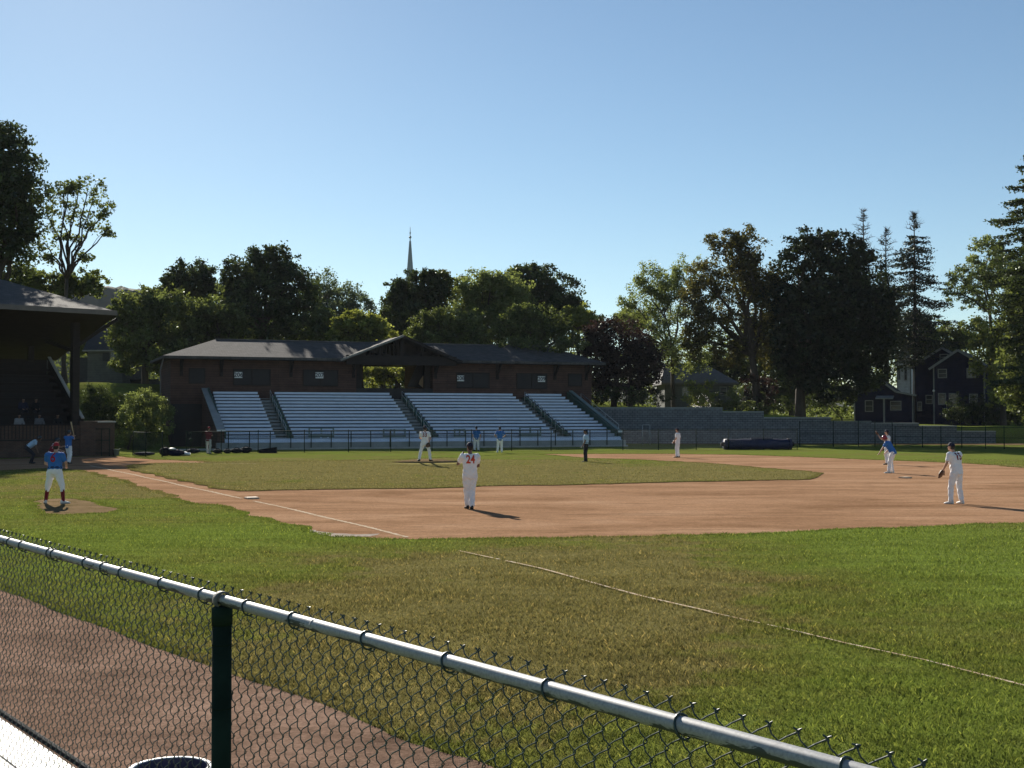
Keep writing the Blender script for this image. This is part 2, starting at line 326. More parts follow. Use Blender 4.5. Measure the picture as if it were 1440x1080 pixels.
def chalk(name,pts,wd,z,seed):
    rnd=random.Random(seed); pts=[Vector((p.x,p.y,0)) for p in pts]; P=[]
    for a,b in zip(pts[:-1],pts[1:]):
        n=max(2,int((b-a).length/.12)); P+=[a.lerp(b,k/n) for k in range(n)]
    P.append(pts[-1]); L=[];Rr=[]
    ph=rnd.random()*9
    for i,p in enumerate(P):
        t=(P[min(i+1,len(P)-1)]-P[max(i-1,0)]).normalized(); s=Vector((t.y,-t.x,0))
        o=.025*math.sin(i*.11+ph)+.02*math.sin(i*.031+1); hw=wd/2*(1+rnd.uniform(-.35,.25))
        L.append(p+s*(o-hw)); Rr.append(p+s*(o+hw))
    n=len(P); V=[(q.x,q.y,z) for q in L+Rr]; me=bpy.data.meshes.new(name)
    me.from_pydata(V,[],[(i,i+n,i+n+1,i+1) for i in range(n-1) if z<.02 or math.sin(i*.23+ph)+math.sin(i*.071+2*ph)+rnd.gauss(0,.55)>-2.3]); tag(link(name,me,M['chalk']),kind='structure')
chalk('foul_line',G([(128,655),(200,670.5),(270,686),(341,701)]),.12,.010,1)
chalk('foul_line',G([(359,705),(433,721.5),(573,755.8)]),.11,.010,2)
chalk('foul_line',G([(648,776),(760,801),(905,840),(1000,862.5)]),.048,.026,3)
chalk('foul_line',G([(1000,862.5),(1100,885),(1190,907.5),(1300,931),(1425,962.5),(1500,982)]),.036,.026,4)
chalk('foul_line',G([(263,651),(360,653)]),.1,.032,5)
# mound
mc=gr(600,653); mb=MB(); rings=[]
for i,(r,z) in enumerate([(2.7,.0),(2.3,.045),(1.8,.11),(1.2,.19),(.7,.25),(.05,.255)]):
    rings.append([Vector((mc.x+r*math.cos(k*.2618)*(1+.04*math.sin(k*2.1)),mc.y+r*math.sin(k*.2618),z+.02)) for k in range(24)])
mb.loft(rings[:3]+[[p+Vector((0,0,-.06)) for p in rings[2]]],False); tag(mb.build('mound_turf',M['turf'],smooth=True),kind='structure')
mb=MB(); mb.loft(rings[2:]); tag(mb.build('pitchers_mound',M['mounddirt'],smooth=True),kind='structure')
# bases
def base(px,py,label,rz):
    p=gr(px,py); mb=MB(); mb.box(-.19,.19,-.19,.19,0,.04); mb.box(-.17,.17,-.17,.17,.04,.05)
    o=mb.build('base',M['basecloth']); o.location=(p.x,p.y,.006); o.rotation_euler=(0,0,rz); tag(o,label,'base','bases of the diamond')
base(354,701.5,'pale dusty base at the end of the chalk line from home plate',R(-64))
base(1273,672.5,'pale dusty base in the dirt right below the runner in the red helmet',R(-64))
# ------------------------------------------------------------------ grass blades
def inpoly(px,py,poly):
    P=np.array([(p.x,p.y) for p in poly]); x1,y1=P[:,0],P[:,1]; x2,y2=np.roll(x1,-1),np.roll(y1,-1)
    res=np.zeros(len(px),bool)
    for a,b,c,d in zip(x1,y1,x2,y2):
        if b==d: continue
        k=((b>py)!=(d>py))&(px<(c-a)*(py-b)/(d-b)+a); res^=k
    return res
rng=np.random.default_rng(11)
def make_blades(x,y,h,w,z0,tint):
    n=len(x); a=rng.uniform(0,2*np.pi,n); lean=rng.uniform(.1,.9,n)*h; la=rng.uniform(0,2*np.pi,n)
    bx=np.cos(a)*w/2; by=np.sin(a)*w/2
    V=np.empty((n,4,3)); V[:,0]=np.stack([x-bx,y-by,z0],1); V[:,1]=np.stack([x+bx,y+by,z0],1)
    mx=x+np.cos(la)*lean*.35; my=y+np.sin(la)*lean*.35
    V[:,2]=np.stack([mx+bx*.7,my+by*.7,z0+h*.6],1); V[:,3]=np.stack([x+np.cos(la)*lean,y+np.sin(la)*lean,z0+h*.92],1)
    return V.reshape(-1,3),tint
VX=[];TT=[]
for (y0,y1,nn,hh,ww) in [(5.5,9,45000,.042,.0045),(9,14,100000,.046,.006),(14,20,95000,.044,.009),(20,27,70000,.038,.013),(27,36,60000,.038,.018),(36,50,80000,.034,.022),(50,74,70000,.034,.03)]:
    yy=rng.uniform(y0,y1,nn); xx=rng.uniform(-.46,.46,nn)*yy
    ig=inpoly(xx,yy,ingrass); k=(ig|~inpoly(xx,yy,infield))&~inpoly(xx,yy,track)&~inpoly(xx,yy,coachp)&((xx-mc.x)**2+(yy-mc.y)**2>4); xx=xx[k];yy=yy[k];ig=ig[k]; n=len(xx)
    f1=np.sin(xx*1.9+np.sin(yy*1.3)*2)+np.sin(yy*2.3+np.sin(xx*1.7)*2)
    v,t=make_blades(xx,yy,hh*(1+.3*f1*.5)*rng.uniform(.4,1.35,n),np.full(n,ww),ig*.024,np.clip(rng.normal(.45,.26,n)+(rng.random(n)<.05)*.5,0,1)); VX.append(v);TT.append(t)
# tufts along the edges of the turf
def edge_tufts(poly,inside,per,lim,z0=0,hmax=.05):
    xs_=[];ys_=[]
    for p,q in zip(poly,poly[1:]+poly[:1]):
        L=(q-p).length; n=int(L*per)+1
        if min(p.y,q.y)>lim[1] or max(p.y,q.y)<lim[0] or abs(p.x)>.5*p.y+2: continue
        t=(q-p).normalized() if L>0 else Vector((1,0,0)); s=Vector((t.y,-t.x,0))
        u=rng.random(n); o=rng.uniform(-.25,.25,n); xs_.append(p.x+(q.x-p.x)*u+s.x*o); ys_.append(p.y+(q.y-p.y)*u+s.y*o)
    x=np.concatenate(xs_);y=np.concatenate(ys_); k=inpoly(x,y,poly)==inside
    if inside is False: k&=~inpoly(x,y,ingrass)
    x=x[k];y=y[k];n=len(x); w=np.clip(y*.0006,.006,.04)
    v,t=make_blades(x,y,hmax*rng.uniform(.5,1.1,n),w,np.full(n,z0),np.clip(rng.normal(.42,.2,n),0,1)); VX.append(v);TT.append(t)
edge_tufts(infield,False,260,(25,100)); edge_tufts(ingrass,True,200,(25,90),.024,.04); edge_tufts(track,False,900,(5,22),0,.05); edge_tufts(coachp,False,200,(30,45))
V=np.concatenate(VX); T=np.concatenate(TT); n=len(V)//4
gm=npmesh('grass',V,quads=np.arange(n*4).reshape(n,4)); at_=gm.attributes.new('tint','FLOAT','FACE'); at_.data.foreach_set('value',T.astype(np.float32))
tag(link('grass',gm,M['blade']),'short mown outfield and foul ground turf blades in front of the wire fence','grass',kind='stuff')
# ------------------------------------------------------------------ near chain link fence
FD=Vector((-.6055,.7958,0)); FP=Vector((-.039,3.44,0)); FN=Vector((.7958,.6055,0))   # along, origin, towards field
RAILZ=1.83
def fpt(s,z,o=0): return FP+FD*s+FN*o+Vector((0,0,z))
fence=empty('chain_link_fence',fpt(2.3,0),0,'near green wire mesh fence with a scuffed silver top rail and dark posts','fence')
bpy.context.view_layer.update()
inv=Matrix.Translation(-fence.location)
def fb(mb,name,m,smooth=True,parent=fence):
    mb.v=[tuple(inv@Vector(v)) for v in mb.v]; return mb.build(name,m,parent,smooth)
m,nt,out=newmat('scuffed rail'); b=N(nt,'ShaderNodeBsdfPrincipled'); nt.links.new(b.outputs[0],out.inputs[0])
tc=N(nt,'ShaderNodeTexCoord'); mp=N(nt,'ShaderNodeMapping'); mp.inputs['Rotation'].default_value=(0,0,-math.atan2(FD.y,FD.x)); nt.links.new(tc.outputs['Object'],mp.inputs[0])
mp2=N(nt,'ShaderNodeMapping'); mp2.inputs['Scale'].default_value=(5,28,28); nt.links.new(mp.outputs[0],mp2.inputs[0])
n=noise(nt,1.0,6,.62,mp2.outputs[0],.5); sp=N(nt,'ShaderNodeSeparateXYZ'); nt.links.new(tc.outputs['Object'],sp.inputs[0])
ad=N(nt,'ShaderNodeMath',operation='MULTIPLY_ADD'); nt.links.new(sp.outputs['Z'],ad.inputs[0]); ad.inputs[1].default_value=9.0; ad.inputs[2].default_value=-9.0*(RAILZ-.008)
sb=N(nt,'ShaderNodeMath',operation='SUBTRACT'); nt.links.new(n.outputs['Fac'],sb.inputs[0]); nt.links.new(ad.outputs[0],sb.inputs[1])
wear=ramp(nt,sb.outputs[0],[(.52,0.0),(.545,1.0)])          # old green coating left on the underside
nf=noise(nt,120,3,.6,tc.outputs['Object'])
silver=ramp(nt,nf.outputs['Fac'],[(.3,(.24,.245,.25)),(.7,(.37,.375,.38))]).outputs[0]
nt.links.new(mix(nt,wear.outputs[0],silver,(.05,.062,.06)),b.inputs['Base Color'])
mt=N(nt,'ShaderNodeMath',operation='MULTIPLY_ADD'); nt.links.new(wear.outputs[0],mt.inputs[0]); mt.inputs[1].default_value=-.15; mt.inputs[2].default_value=.15; nt.links.new(mt.outputs[0],b.inputs['Metallic'])
b.inputs['Roughness'].default_value=.55; b.inputs['Specular IOR Level'].default_value=.35; bp=N(nt,'ShaderNodeBump'); bp.inputs['Strength'].default_value=.25; bp.inputs['Distance'].default_value=.002
nt.links.new(n.outputs['Fac'],bp.inputs['Height']); nt.links.new(bp.outputs[0],b.inputs['Normal']); M['rail']=m
RR=.0208
mb=MB(); mb.tube([fpt(s,RAILZ) for s in np.linspace(-2.6,10,64)],RR,20); fb(mb,'top_rail',M['rail'])
for s in (1.02,4.0):                       # sleeve joints of the rail
    mb=MB(); mb.tube([fpt(s,RAILZ),fpt(s+.006,RAILZ)],RR+.0015,20); fb(mb,'rail_sleeve',M['rail'])
def post(s):
    h=MB(); p=fpt(s,0); h.tube([p,p+Vector((0,0,1.735))],.037,20); q=fb(h,'post',M['darkmetal'])
    h=MB(); h.tube([p+Vector((0,0,1.735)),p+Vector((0,0,1.798)),p+Vector((0,0,1.806))],[.0395,.0395,.03],20)
    c=fb(h,'post_cap',M['darkmetal'],parent=q)
    for zz in (1.66,1.42):
        h=MB(); h.tube([p+Vector((0,0,zz)),p+Vector((0,0,zz+.005))],.0378,20); fb(h,'post_band',M['darkmetal'],parent=q)
    h=MB(); pts=[]
    for k in range(13):
        a=-.25*math.pi+1.5*math.pi*k/12; pts.append(fpt(s,RAILZ)+FN*(math.cos(a)*(RR+.006))+Vector((0,0,math.sin(a)*(RR+.006))))
    rings=[]
    for w_ in (-.018,.018): rings.append([p+FD*w_ for p in pts])
    vs=rings[0]+rings[1]+[p+ (p-fpt(s,RAILZ)-FD*(p-fpt(s,RAILZ)).dot(FD)).normalized()*.006 for p in rings[0]]+[p+(p-fpt(s,RAILZ)-FD*(p-fpt(s,RAILZ)).dot(FD)).normalized()*.006 for p in rings[1]]
    nn=13; fs=[]
    for k in range(nn-1): fs+=[(k,k+1,nn+k+1,nn+k),(2*nn+k,3*nn+k,3*nn+k+1,2*nn+k+1),(k,2*nn+k,2*nn+k+1,k+1),(nn+k,nn+k+1,3*nn+k+1,3*nn+k)]
    h.add(vs,fs); fb(h,'rail_loop',M['loop'],parent=q)
sp_=2.0
# solve the post station from its pixel x
def station(px):
    k=(px-720)/F; return (k*FP.y-FP.x)/(FD.x-k*FD.y)
S0=station(314)
for s in (S0,S0+3.7,S0-3.7): post(s)
# wire ties round the rail
def tie(s):
    h=MB(); pts=[]
    for k in range(17):
        a=2*math.pi*k/16+math.pi*.5; pts.append(fpt(s+.010*math.sin(a),RAILZ-.003)+FN*(math.cos(a)*(RR+.0045)+.002)+Vector((0,0,math.sin(a)*(RR+.0065))))
    pts=pts[8:]+pts[1:9]; pts+=[fpt(s-.004,RAILZ-.036)+FN*.012,fpt(s+.004,RAILZ-.040)+FN*.024]
    h.tube(pts,.0034,6); fb(h,'wire_tie',M['wire'])
for px in (2,17,34,73,79,124,149,175,231,288,350,415,517,631,772,958,1190): tie(station(px))
# woven wires
PX=.076; PZ=.080; SHEAR=.40
def woven(name,s0,s1,zb,zt):
    V=[];Fq=[]; ns=3; off=np.array([math.cos(2*math.pi*k/ns) for k in range(ns)]),np.array([math.sin(2*math.pi*k/ns) for k in range(ns)])
    i0=int((s0-.8)/(PX/2)); i1=int(s1/(PX/2)); base_=0; rad=.0023
    per=[(0,0),(.045,.02),(.10,.15),(.25,.5),(.40,.85),(.455,.98),(.5,1),(.545,.98),(.60,.85),(.75,.5),(.90,.15),(.955,.02)]
    nper=int((zt-zb)/PZ)+1
    ph=np.array([p[0] for p in per]); am=np.array([p[1] for p in per])
    tz=(np.arange(nper)[:,None]+ph[None,:]).ravel(); ta=np.tile(am,nper)
    for i in range(i0,i1):
        z=zt-tz*PZ+(PZ*.5 if i%2 else 0)
        lat=(ta-.5)*(PX/2+.0085)
        dep=.0042*np.cos(tz*4*np.pi)*(1 if True else -1)
        k=(z>=zb)&(z<=zt+1e-6); z=z[k]; lat_=lat[k]; d_=dep[k]
        if len(z)<4: continue
        sarr=i*PX/2+lat_+SHEAR*(zt-z)*1.0
        rn=random.Random(i); wob=.003*math.sin(i*.37)+.002*rn.uniform(-1,1)
        P=np.stack([FP.x+FD.x*sarr+FN.x*(d_+.030+wob),FP.y+FD.y*sarr+FN.y*(d_+.030+wob),z],1)-np.array(fence.location)
        # tube with fixed frame: e1 = fence normal, e2 = perpendicular in the fence plane
        T=np.gradient(P,axis=0); T/=np.linalg.norm(T,axis=1)[:,None]; e1=np.array([FN.x,FN.y,0]); e2=np.cross(T,e1); e2/=np.linalg.norm(e2,axis=1)[:,None]
        ring=P[:,None,:]+rad*(off[0][None,:,None]*e1[None,None,:]+off[1][None,:,None]*e2[:,None,:])
        m_=len(P); V.append(ring.reshape(-1,3))
        a=np.arange(m_-1)[:,None]*ns+np.arange(ns)[None,:]; b=np.arange(m_-1)[:,None]*ns+(np.arange(ns)[None,:]+1)%ns
        Fq.append((np.stack([a,b,b+ns,a+ns],-1).reshape(-1,4))+base_); base_+=m_*ns
    V.append(BV); Fq.append(BF+base_); V=np.concatenate(V);Fq=np.concatenate(Fq); me=npmesh(name,V,quads=Fq); me.polygons.foreach_set('use_smooth',np.ones(len(Fq),bool)); return link(name,me,M['wire'],fence)
ZT=1.876
# twisted ends on top
mb=MB()
for i in range(int(-2.2/PX)-1,int(9.2/PX)):
    s=i*PX-PX*.25; rn=random.Random(i); tp=fpt(s+rn.uniform(-.002,.002),ZT-.004,.030); e=rn.uniform(.004,.009)
    for sg in (-1,1):
        mb.tube([tp+FD*sg*.004-Vector((0,0,.004)),tp-FD*sg*.001+Vector((0,0,.003)),tp-FD*sg*(.006+rn.uniform(0,.004))+Vector((0,0,e))+FN*sg*.003],[.0024,.0027,.0022],5,False)
BV=np.array([tuple(v) for v in mb.v])-np.array(fence.location); BF=np.array(mb.f)
woven('wire_mesh',-2.2,9.2,.45,ZT)
# ------------------------------------------------------------------ white bench and drum beyond the fence
def bench():
    e=gr(0,1009,.45); a=e+FD*4; b=e-FD*3.2; o=empty('white_bench',(a+b)/2-Vector((0,0,.45)),math.atan2(FD.y,FD.x),'long white painted bench close behind the wire fence at bottom left','bench')
    L=(a-b).length/2
    h=MB(); h.box(-L,L,0,.27,.40,.45); h.box(-L,L,.285,.56,.40,.449)
    # box y grows towards the camera side
    h.build('seat',M['bench'],o)
    h=MB(); h.box(-L,L,.53,.575,.28,.398); h.build('front_panel',M['greyslab'],o)
    for t in np.linspace(-L+.3,L-.3,5):
        h=MB(); h.box(t-.04,t+.04,.06,.12,0,.40); h.box(t-.04,t+.04,.44,.5,0,.40); h.box(t-.03,t+.03,.12,.44,.18,.24); h.build('leg',M['steel'],o)
    h=MB(); h.tube([(-L,-.03,.465),(L,-.03,.465)],.02,8); h.build('back_shadow_line',M['blacknylon'],o)  # black tube drawn in place of the shadow along the far edge
bench()
dp=at(254,1064,7.25); o=empty('drum',(dp.x,dp.y-.215,0),0,'white open topped drum with a navy rim beside the dark near fence post','drum')
rr=.215; DH=dp.z-.925; h=MB(); prof=[(rr,0),(rr,.2),(rr+.01,.215),(rr,.23),(rr,.40),(rr+.01,.415),(rr,.43),(rr,.88+DH)]
h.loft([[Vector((r*math.cos(k*math.pi/18),r*math.sin(k*math.pi/18),z)) for k in range(36)] for r,z in prof],False); h.build('body',M['white'],o,True)
h=MB(); h.loft([[Vector((r*math.cos(k*math.pi/18),r*math.sin(k*math.pi/18),z)) for k in range(36)] for r,z in [(rr-.018,.923+DH),(rr-.02,.86+DH),(rr-.02,.78+DH),(.02,.78+DH)]],False); h.build('liner',M['navy'],o,True)
h=MB(); prof=[(rr-.012,.88+DH),(rr+.012,.88+DH),(rr+.012,.925+DH),(rr-.012,.925+DH)]
h.loft([[Vector((r*math.cos(k*math.pi/18),r*math.sin(k*math.pi/18),z)) for k in range(36)] for r,z in prof+prof[:1]],False); h.build('rim',M['white'],o,True)
h=MB(); h.ball((-.045,-.05,.835+DH),.15,.145,.085,20,10); h.build('white_sack',M['white'],o,True)
# ------------------------------------------------------------------ generic far chain link fence
def far_fence(name,P,hgt,label,post_r=.03,mesh_=True,pitch=.075,midrail=False,posts=None,extra=None):
    """P: list of ground points; one post at each"""
    o=empty(name,P[0],0,label,'fence'); iv=-Vector(P[0])
    Z=Vector((0,0,1))
    for p in (posts or P):
        h=MB(); h.tube([p+iv,p+iv+Z*(hgt+.05)],post_r,8); h.ball(p+iv+Z*(hgt+.05),post_r*1.15,n=8,m=4); h.build('post',M['darkmetal'],o,True)
    h=MB(); h.tube([p+iv+Z*hgt for p in P],.021,6); h.build('top_rail',M['darkmetal'],o,True)
    if midrail:
        h=MB(); h.tube([p+iv+Z*(hgt*.52) for p in P],.018,6); h.build('middle_rail',M['darkmetal'],o,True)
    if mesh_:
        V=[];Fa=[]; h=MB()
        for a,b in zip(P[:-1],P[1:]):
            L=(b-a).length; t=(b-a)/L; n_=int((L+hgt)/pitch)
            nv=Vector((t.y,-t.x,0))*.0018
            for k in range(n_):
                s0=k*pitch-hgt; 
                for sg in (0,1):
                    q0=(max(s0,0),max(0,-s0)); q1=(min(s0+hgt,L),min(hgt,L-s0))
                    if q1[0]<=q0[0]: continue
                    z0,z1=(q0[1],q1[1]) if sg==0 else (hgt-q0[1],hgt-q1[1])
                    A=a+iv+t*q0[0]+Z*z0; B=a+iv+t*q1[0]+Z*z1
                    w_=Z*.002
                    h.add([A-w_-nv,A+w_-nv,B+w_-nv,B-w_-nv,A+nv,B+nv],[(0,1,2,3),(1,4,5,2),(4,0,3,5)])
        h.build('wire_mesh',M['wire'],o,fix=False)
    return o
# third base side fence
pxs=[262,311,363,428,490,549.5,607.5,663,719.5,775,826,876,926,979,1025,1074,1121]
yb=np.interp(pxs,[262,363,876,1121],[640.0,636.8,633.2,632.0])
far_fence('field_fence',[gr(a,b) for a,b in zip(pxs,yb)],1.5,'long waist high dark mesh fence in front of the aluminium bleachers',midrail=False)
pxs=[1121,1168,1203,1226,1250]; far_fence('tall_fence',[at(a,0,104).xy.to_3d() for a in pxs],2.05,'taller dark fence panel run right of the tarp roll',.035,midrail=True)
pxs=[1254,1292,1318,1347,1380,1406,1440,1480]; far_fence('outfield_fence',[at(a,0,y).xy.to_3d() for a,y in zip(pxs,np.linspace(103,94,8))],1.65,'dark mesh fence at far right in front of the blue house',.035,midrail=True)
pxs=[971,1009,1047,1061,1085,1118]; far_fence('hill_fence',[ (lambda q:Vector((q.x,q.y,float(terrain(q.x,q.y)))))(at(a,0,y)) for a,y in zip(pxs,(119.5,119,119,119.5,120.5,121))],1.7,'thin mesh fence on the bank above the block wall',.03)
pxs=[187,203,228]; far_fence('side_gate_fence',[gr(187,640),gr(205,642),gr(228,642.5)],1.5,'short dark fence run left of the bags below the lit shrub',.035)
# ------------------------------------------------------------------ aluminium bleachers (local frame: x along, y back, z up)
TH=R(21); B0=gr(318,633)
BM=Matrix.Translation(B0)@Matrix.Rotation(TH,4,'Z'); BI=BM.inverted()
def hit(px,py,v,Mi=None):
    Mi=Mi or BI; o=Mi@Vector((0,0,CAMZ)); d=Mi.to_3x3()@ray(px,py); t=(v-o.y)/d.y; q=o+d*t; return q.x,q.z
NR=14; ROW=[(1.2+.73*k, 1.05+.268*k) for k in range(NR)]
def rowpx(k): # image row of seat k (for the measured section ends)
    v,z=ROW[k]; p=BM@Vector((12,v,z)); q=p-Vector((0,0,CAMZ)); return HOR-F*q.z/q.y
LINES={'L':((299,549),(316,612)),'a1':((362,551),(389,615)),'a2':((386,551),(415,615)),'b1':((547,551),(588,610)),'b2':((569,551),(618,613)),'c1':((722,553),(774,603)),'c2':((741,553),(797,605)),'R':((792,554),(860,607))}
def ux(key,k):
    (x0,y0),(x1,y1)=LINES[key]; y=rowpx(k); px=x0+(x1-x0)*(y-y0)/(y1-y0); return hit(px,y,ROW[k][0])[0]
bl=empty('bleachers',B0,TH,'wide bank of aluminium bleacher seating below the dark brown building','bleachers')
SEC=[('L','a1'),('a2','b1'),('b2','c1'),('c2','R')]
for a,b in SEC:
    hd=MB()
    for k in range(NR):
        v,z=ROW[k]; x0=ux(a,k); x1=ux(b,k)
        h=MB(); n_=max(1,int((x1-x0)/5))
        h.box(x0,x1,v,v+.26,z-.17,z)
        h.build('seat',M['alu'],bl)
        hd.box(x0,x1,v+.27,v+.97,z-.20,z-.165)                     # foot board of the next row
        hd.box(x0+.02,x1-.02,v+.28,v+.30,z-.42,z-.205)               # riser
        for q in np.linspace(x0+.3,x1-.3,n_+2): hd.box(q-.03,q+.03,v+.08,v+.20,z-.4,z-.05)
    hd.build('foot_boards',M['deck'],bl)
# aisle stairs
for a,b in (('a1','a2'),('b1','b2'),('c1','c2')):
    h=MB(); g=MB()
    for k in range(NR-1):
        v,z=ROW[k]; x0=ux(a,k)+.03; x1=ux(b,k)-.03; xm=x1-.38
        for j in range(2): h.box(x0,xm,v+.36*j,v+.36*j+.37,z-.42+.134*j-.04,z-.42+.134*j)
        h.box(x0,xm,v+.02,v+.04,z-.66,z-.47)
        g.box(xm,x1,v,v+.72,z-.5,z-.05)
    h.build('aisle_steps',M['steps'],bl); g.build('aisle_side',M['green'],bl)
    # handrails in short lengths
    for k0 in (1,4,7,10):
        r=MB(); ks=[k0,k0+2]; pts=[]
        for k in ks:
            v,z=ROW[k]; xm=(ux(a,k)*.35+ux(b,k)*.65); pts.append(Vector((xm,v,z)))
        for hz in (.42,.10): r.tube([pts[0]+Vector((0,0,hz)),pts[1]+Vector((0,0,hz))],.024,6)
        for p in pts: r.tube([p+Vector((0,0,-.45)),p+Vector((0,0,.43))],.022,6)
        r.build('handrail',M['steel'],bl,True)
# front skirt / lower tier
uL=hit(306,612,.0)[0]; uR=hit(872,628,0)[0]+.6
h=MB(); h.box(uL,uR,.12,.9,.12,.52); h.build('lower_wall',M['greyslab'],bl)
h=MB(); h.box(uL-3.2,uR,-.25,.115,0,.12); h.build('kerb',M['concrete'],bl)
h=MB(); h.box(uL+.6,uR-.3,.14,.42,.526,.56); h.box(uL+.6,uR-.3,.46,.49,.525,.78); h.box(uL+.6,uR-.3,.6,.88,.80,.83); h.build('lower_bench',M['alu'],bl)
h=MB()
for q in np.arange(uL+.8,uR-.4,1.55): h.box(q-.03,q+.03,.02,.08,.12,1.38)
for hz in (1.36,.98): h.tube([(uL+.4,.05,hz),(uR-.4,.05,hz)],.02,6)
h.build('front_railing',M['darkmetal'],bl)
for i,(p0,p1,y0,y1) in enumerate([(436,470,602,627),(541,571,603,628),(641,655,603,628),(733,762,601,627)]):
    x0,z1=hit(p0,y0,.7); x1,z0=hit(p1,y1,.7); h=MB(); h.box(x0,x1,.95,1.02,max(z0,.53),z1-.5)
    for q in (x0,(x0+x1)/2,x1): h.box(q-.05,q+.05,.93,1.06,.53,z1)
    h.box(x0,x1,.94,1.05,z1-.06,z1-.005); h.build('green_gate',M['greengrey'],bl)
    if i==0:
        for q in (x0+.35,x0+.9): 
            for zz in (z1-.35,z1-.75):
                h=MB(); h.ball((q+.55,.92,zz),.06,n=8,m=6); h.build('knob',M['alu'],bl,True)
# side walls: left with grey cap, right green with rail
xa,za=hit(288,546,11.0); xb,zb=hit(313,606,1.0)
def sidewall(T,Bt,wd,drop,capm,wallm,nm):
    (xa,va,za),(xb,vb,zb)=T,Bt
    h=MB(); h.hexa([Vector((xb,vb,zb-.1)),Vector((xb+wd,vb,zb-.1)),Vector((xa+wd,va,za-.1)),Vector((xa,va,za-.1)),Vector((xb,vb,zb)),Vector((xb+wd,vb,zb)),Vector((xa+wd,va,za)),Vector((xa,va,za))]); h.build(nm+'_cap',capm,bl)
    h=MB(); h.hexa([Vector((xb+.03,vb+.03,0)),Vector((xb+wd-.03,vb+.03,0)),Vector((xa+wd-.03,va,0)),Vector((xa+.03,va,0)),Vector((xb+.03,vb+.03,zb-.105)),Vector((xb+wd-.03,vb+.03,zb-.105)),Vector((xa+wd-.03,va,za-.105)),Vector((xa+.03,va,za-.105))]); h.build(nm,wallm,bl)
def U(px,py,v): x,z=hit(px,py,v); return (x,v,z)
sidewall(U(283.5,545.5,11),U(305,604,1.0),.62,.1,M['greyslab'],M['brownwall'],'side_wall')
h=MB(); x,z=hit(305,604,1.0); h.box(x-.01,x+.63,.86,.995,z-.17,z-.02); h.build('side_wall_end',M['white'],bl)
def strip(p_t,p_b,h0,h1,th,m,nm):
    a=Vector(p_t); b=Vector(p_b); g=MB(); X=Vector((th,0,0)); Z0=Vector((0,0,h0)); Z1=Vector((0,0,h1))
    g.hexa([b+Z0,b+X+Z0,a+X+Z0,a+Z0,b+Z1,b+X+Z1,a+X+Z1,a+Z1]); g.build(nm,m,bl)
strip(U(292,549,10.6),U(316,611,.95),-.75,.25,.1,M['green'],'green_panel')
h=MB(); a=Vector(U(304,576,6.5)); b=Vector(U(313,598,2.8)); h.tube([a,b],.03,6); h.tube([a,a-Vector((0,0,.8))],.025,6); h.tube([b,b-Vector((0,0,.8))],.025,6); h.build('handrail',M['steel'],bl,True)
strip(U(797,554,10.6),U(866,609,.95),-.55,.2,.1,M['green'],'green_panel'); 
sidewall(U(800,549,11),U(869,605,.95),.34,.1,M['greengrey'],M['green'],'ramp_wall')
h=MB(); x,z=hit(869,605,.95); h.box(x-.01,x+.4,.8,.94,z-.18,z-.02); h.build('ramp_wall_end',M['white'],bl)
h=MB(); a=Vector(U(817,553,11)); b=Vector(U(870,597,1.3)); h.tube([a,b],.03,6)
for t in (0,.33,.66,1): p=a.lerp(b,t); h.tube([p,p-Vector((0,0,.7))],.025,6)
h.build('handrail',M['steel'],bl,True)
# ------------------------------------------------------------------ dark brown building above the bleachers
bd=empty('field_building',B0,TH,'long low brown building with two hip roofs and an open central gable above the bleachers','building')
VW=11.5
def Wp(px,py,v=VW): return hit(px,py,v)
xl=Wp(240,530)[0]; xpl=Wp(501,530)[0]; xpr=Wp(609,530)[0]; xr=Wp(832,530)[0]
zE=Wp(470,505.5,VW-1)[1]
VB=VW+9
def wallbox(name,x0,x1,v0,v1,z0,z1,m): h=MB(); h.box(x0,x1,v0,v1,z0,z1); return h.build(name,m,bd)
wallbox('wall',xl,xpl,VW,VB,0,zE+.05,M['brownwall'])
wallbox('wall',xpr,xr,VW,VB,0,zE+.05,M['brownwall'])
zt=Wp(560,546)[1]
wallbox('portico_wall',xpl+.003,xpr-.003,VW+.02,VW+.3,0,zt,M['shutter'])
wallbox('portico_floor',xpl+.003,xpr-.003,VW+.31,VB,zt-.5,zt-.3,M['timber'])
# lower lean-to on the left side
xq=Wp(236,600)[0]
def hip(name,x0,x1,r0,r1,ze,zr,v0,v1,parent,m,th=.22):
    vm=(v0+v1)/2; h=MB(); 
    for dz,flip in ((0,0),): pass
    A=[Vector((x0,v0,ze)),Vector((x1,v0,ze)),Vector((x1,v1,ze)),Vector((x0,v1,ze)),Vector((r0,vm,zr)),Vector((r1,vm,zr))]
    Bm=[p-Vector((0,0,th)) for p in A[:4]]
    h.add(A+Bm,[(0,1,5,4),(1,2,5),(2,3,4,5),(3,0,4),(6,9,8,7),(0,6,7,1),(1,7,8,2),(2,8,9,3),(3,9,6,0)])
    return h.build(name,m,parent)
v0=VW-1.15; v1=VB+1.15; vm=(v0+v1)/2
xe0=hit(229,500,v0)[0]; xe1=hit(852,512.5,v0)[0]
rl=hit(303,476,vm); rr_=hit(765,488,vm); zR=(rl[1]+rr_[1])/2
xm0=hit(545,500,v0)[0]; xm1=hit(585,500,v0)[0]
ze=zE+.1
hip('roof',xe0,xm0,rl[0],xm0+1.0,ze,zR,v0,v1,bd,M['shingle'])
hip('roof',xm1,xe1,xm1-1.0,rr_[0],ze,zR,v0,v1,bd,M['shingle'])
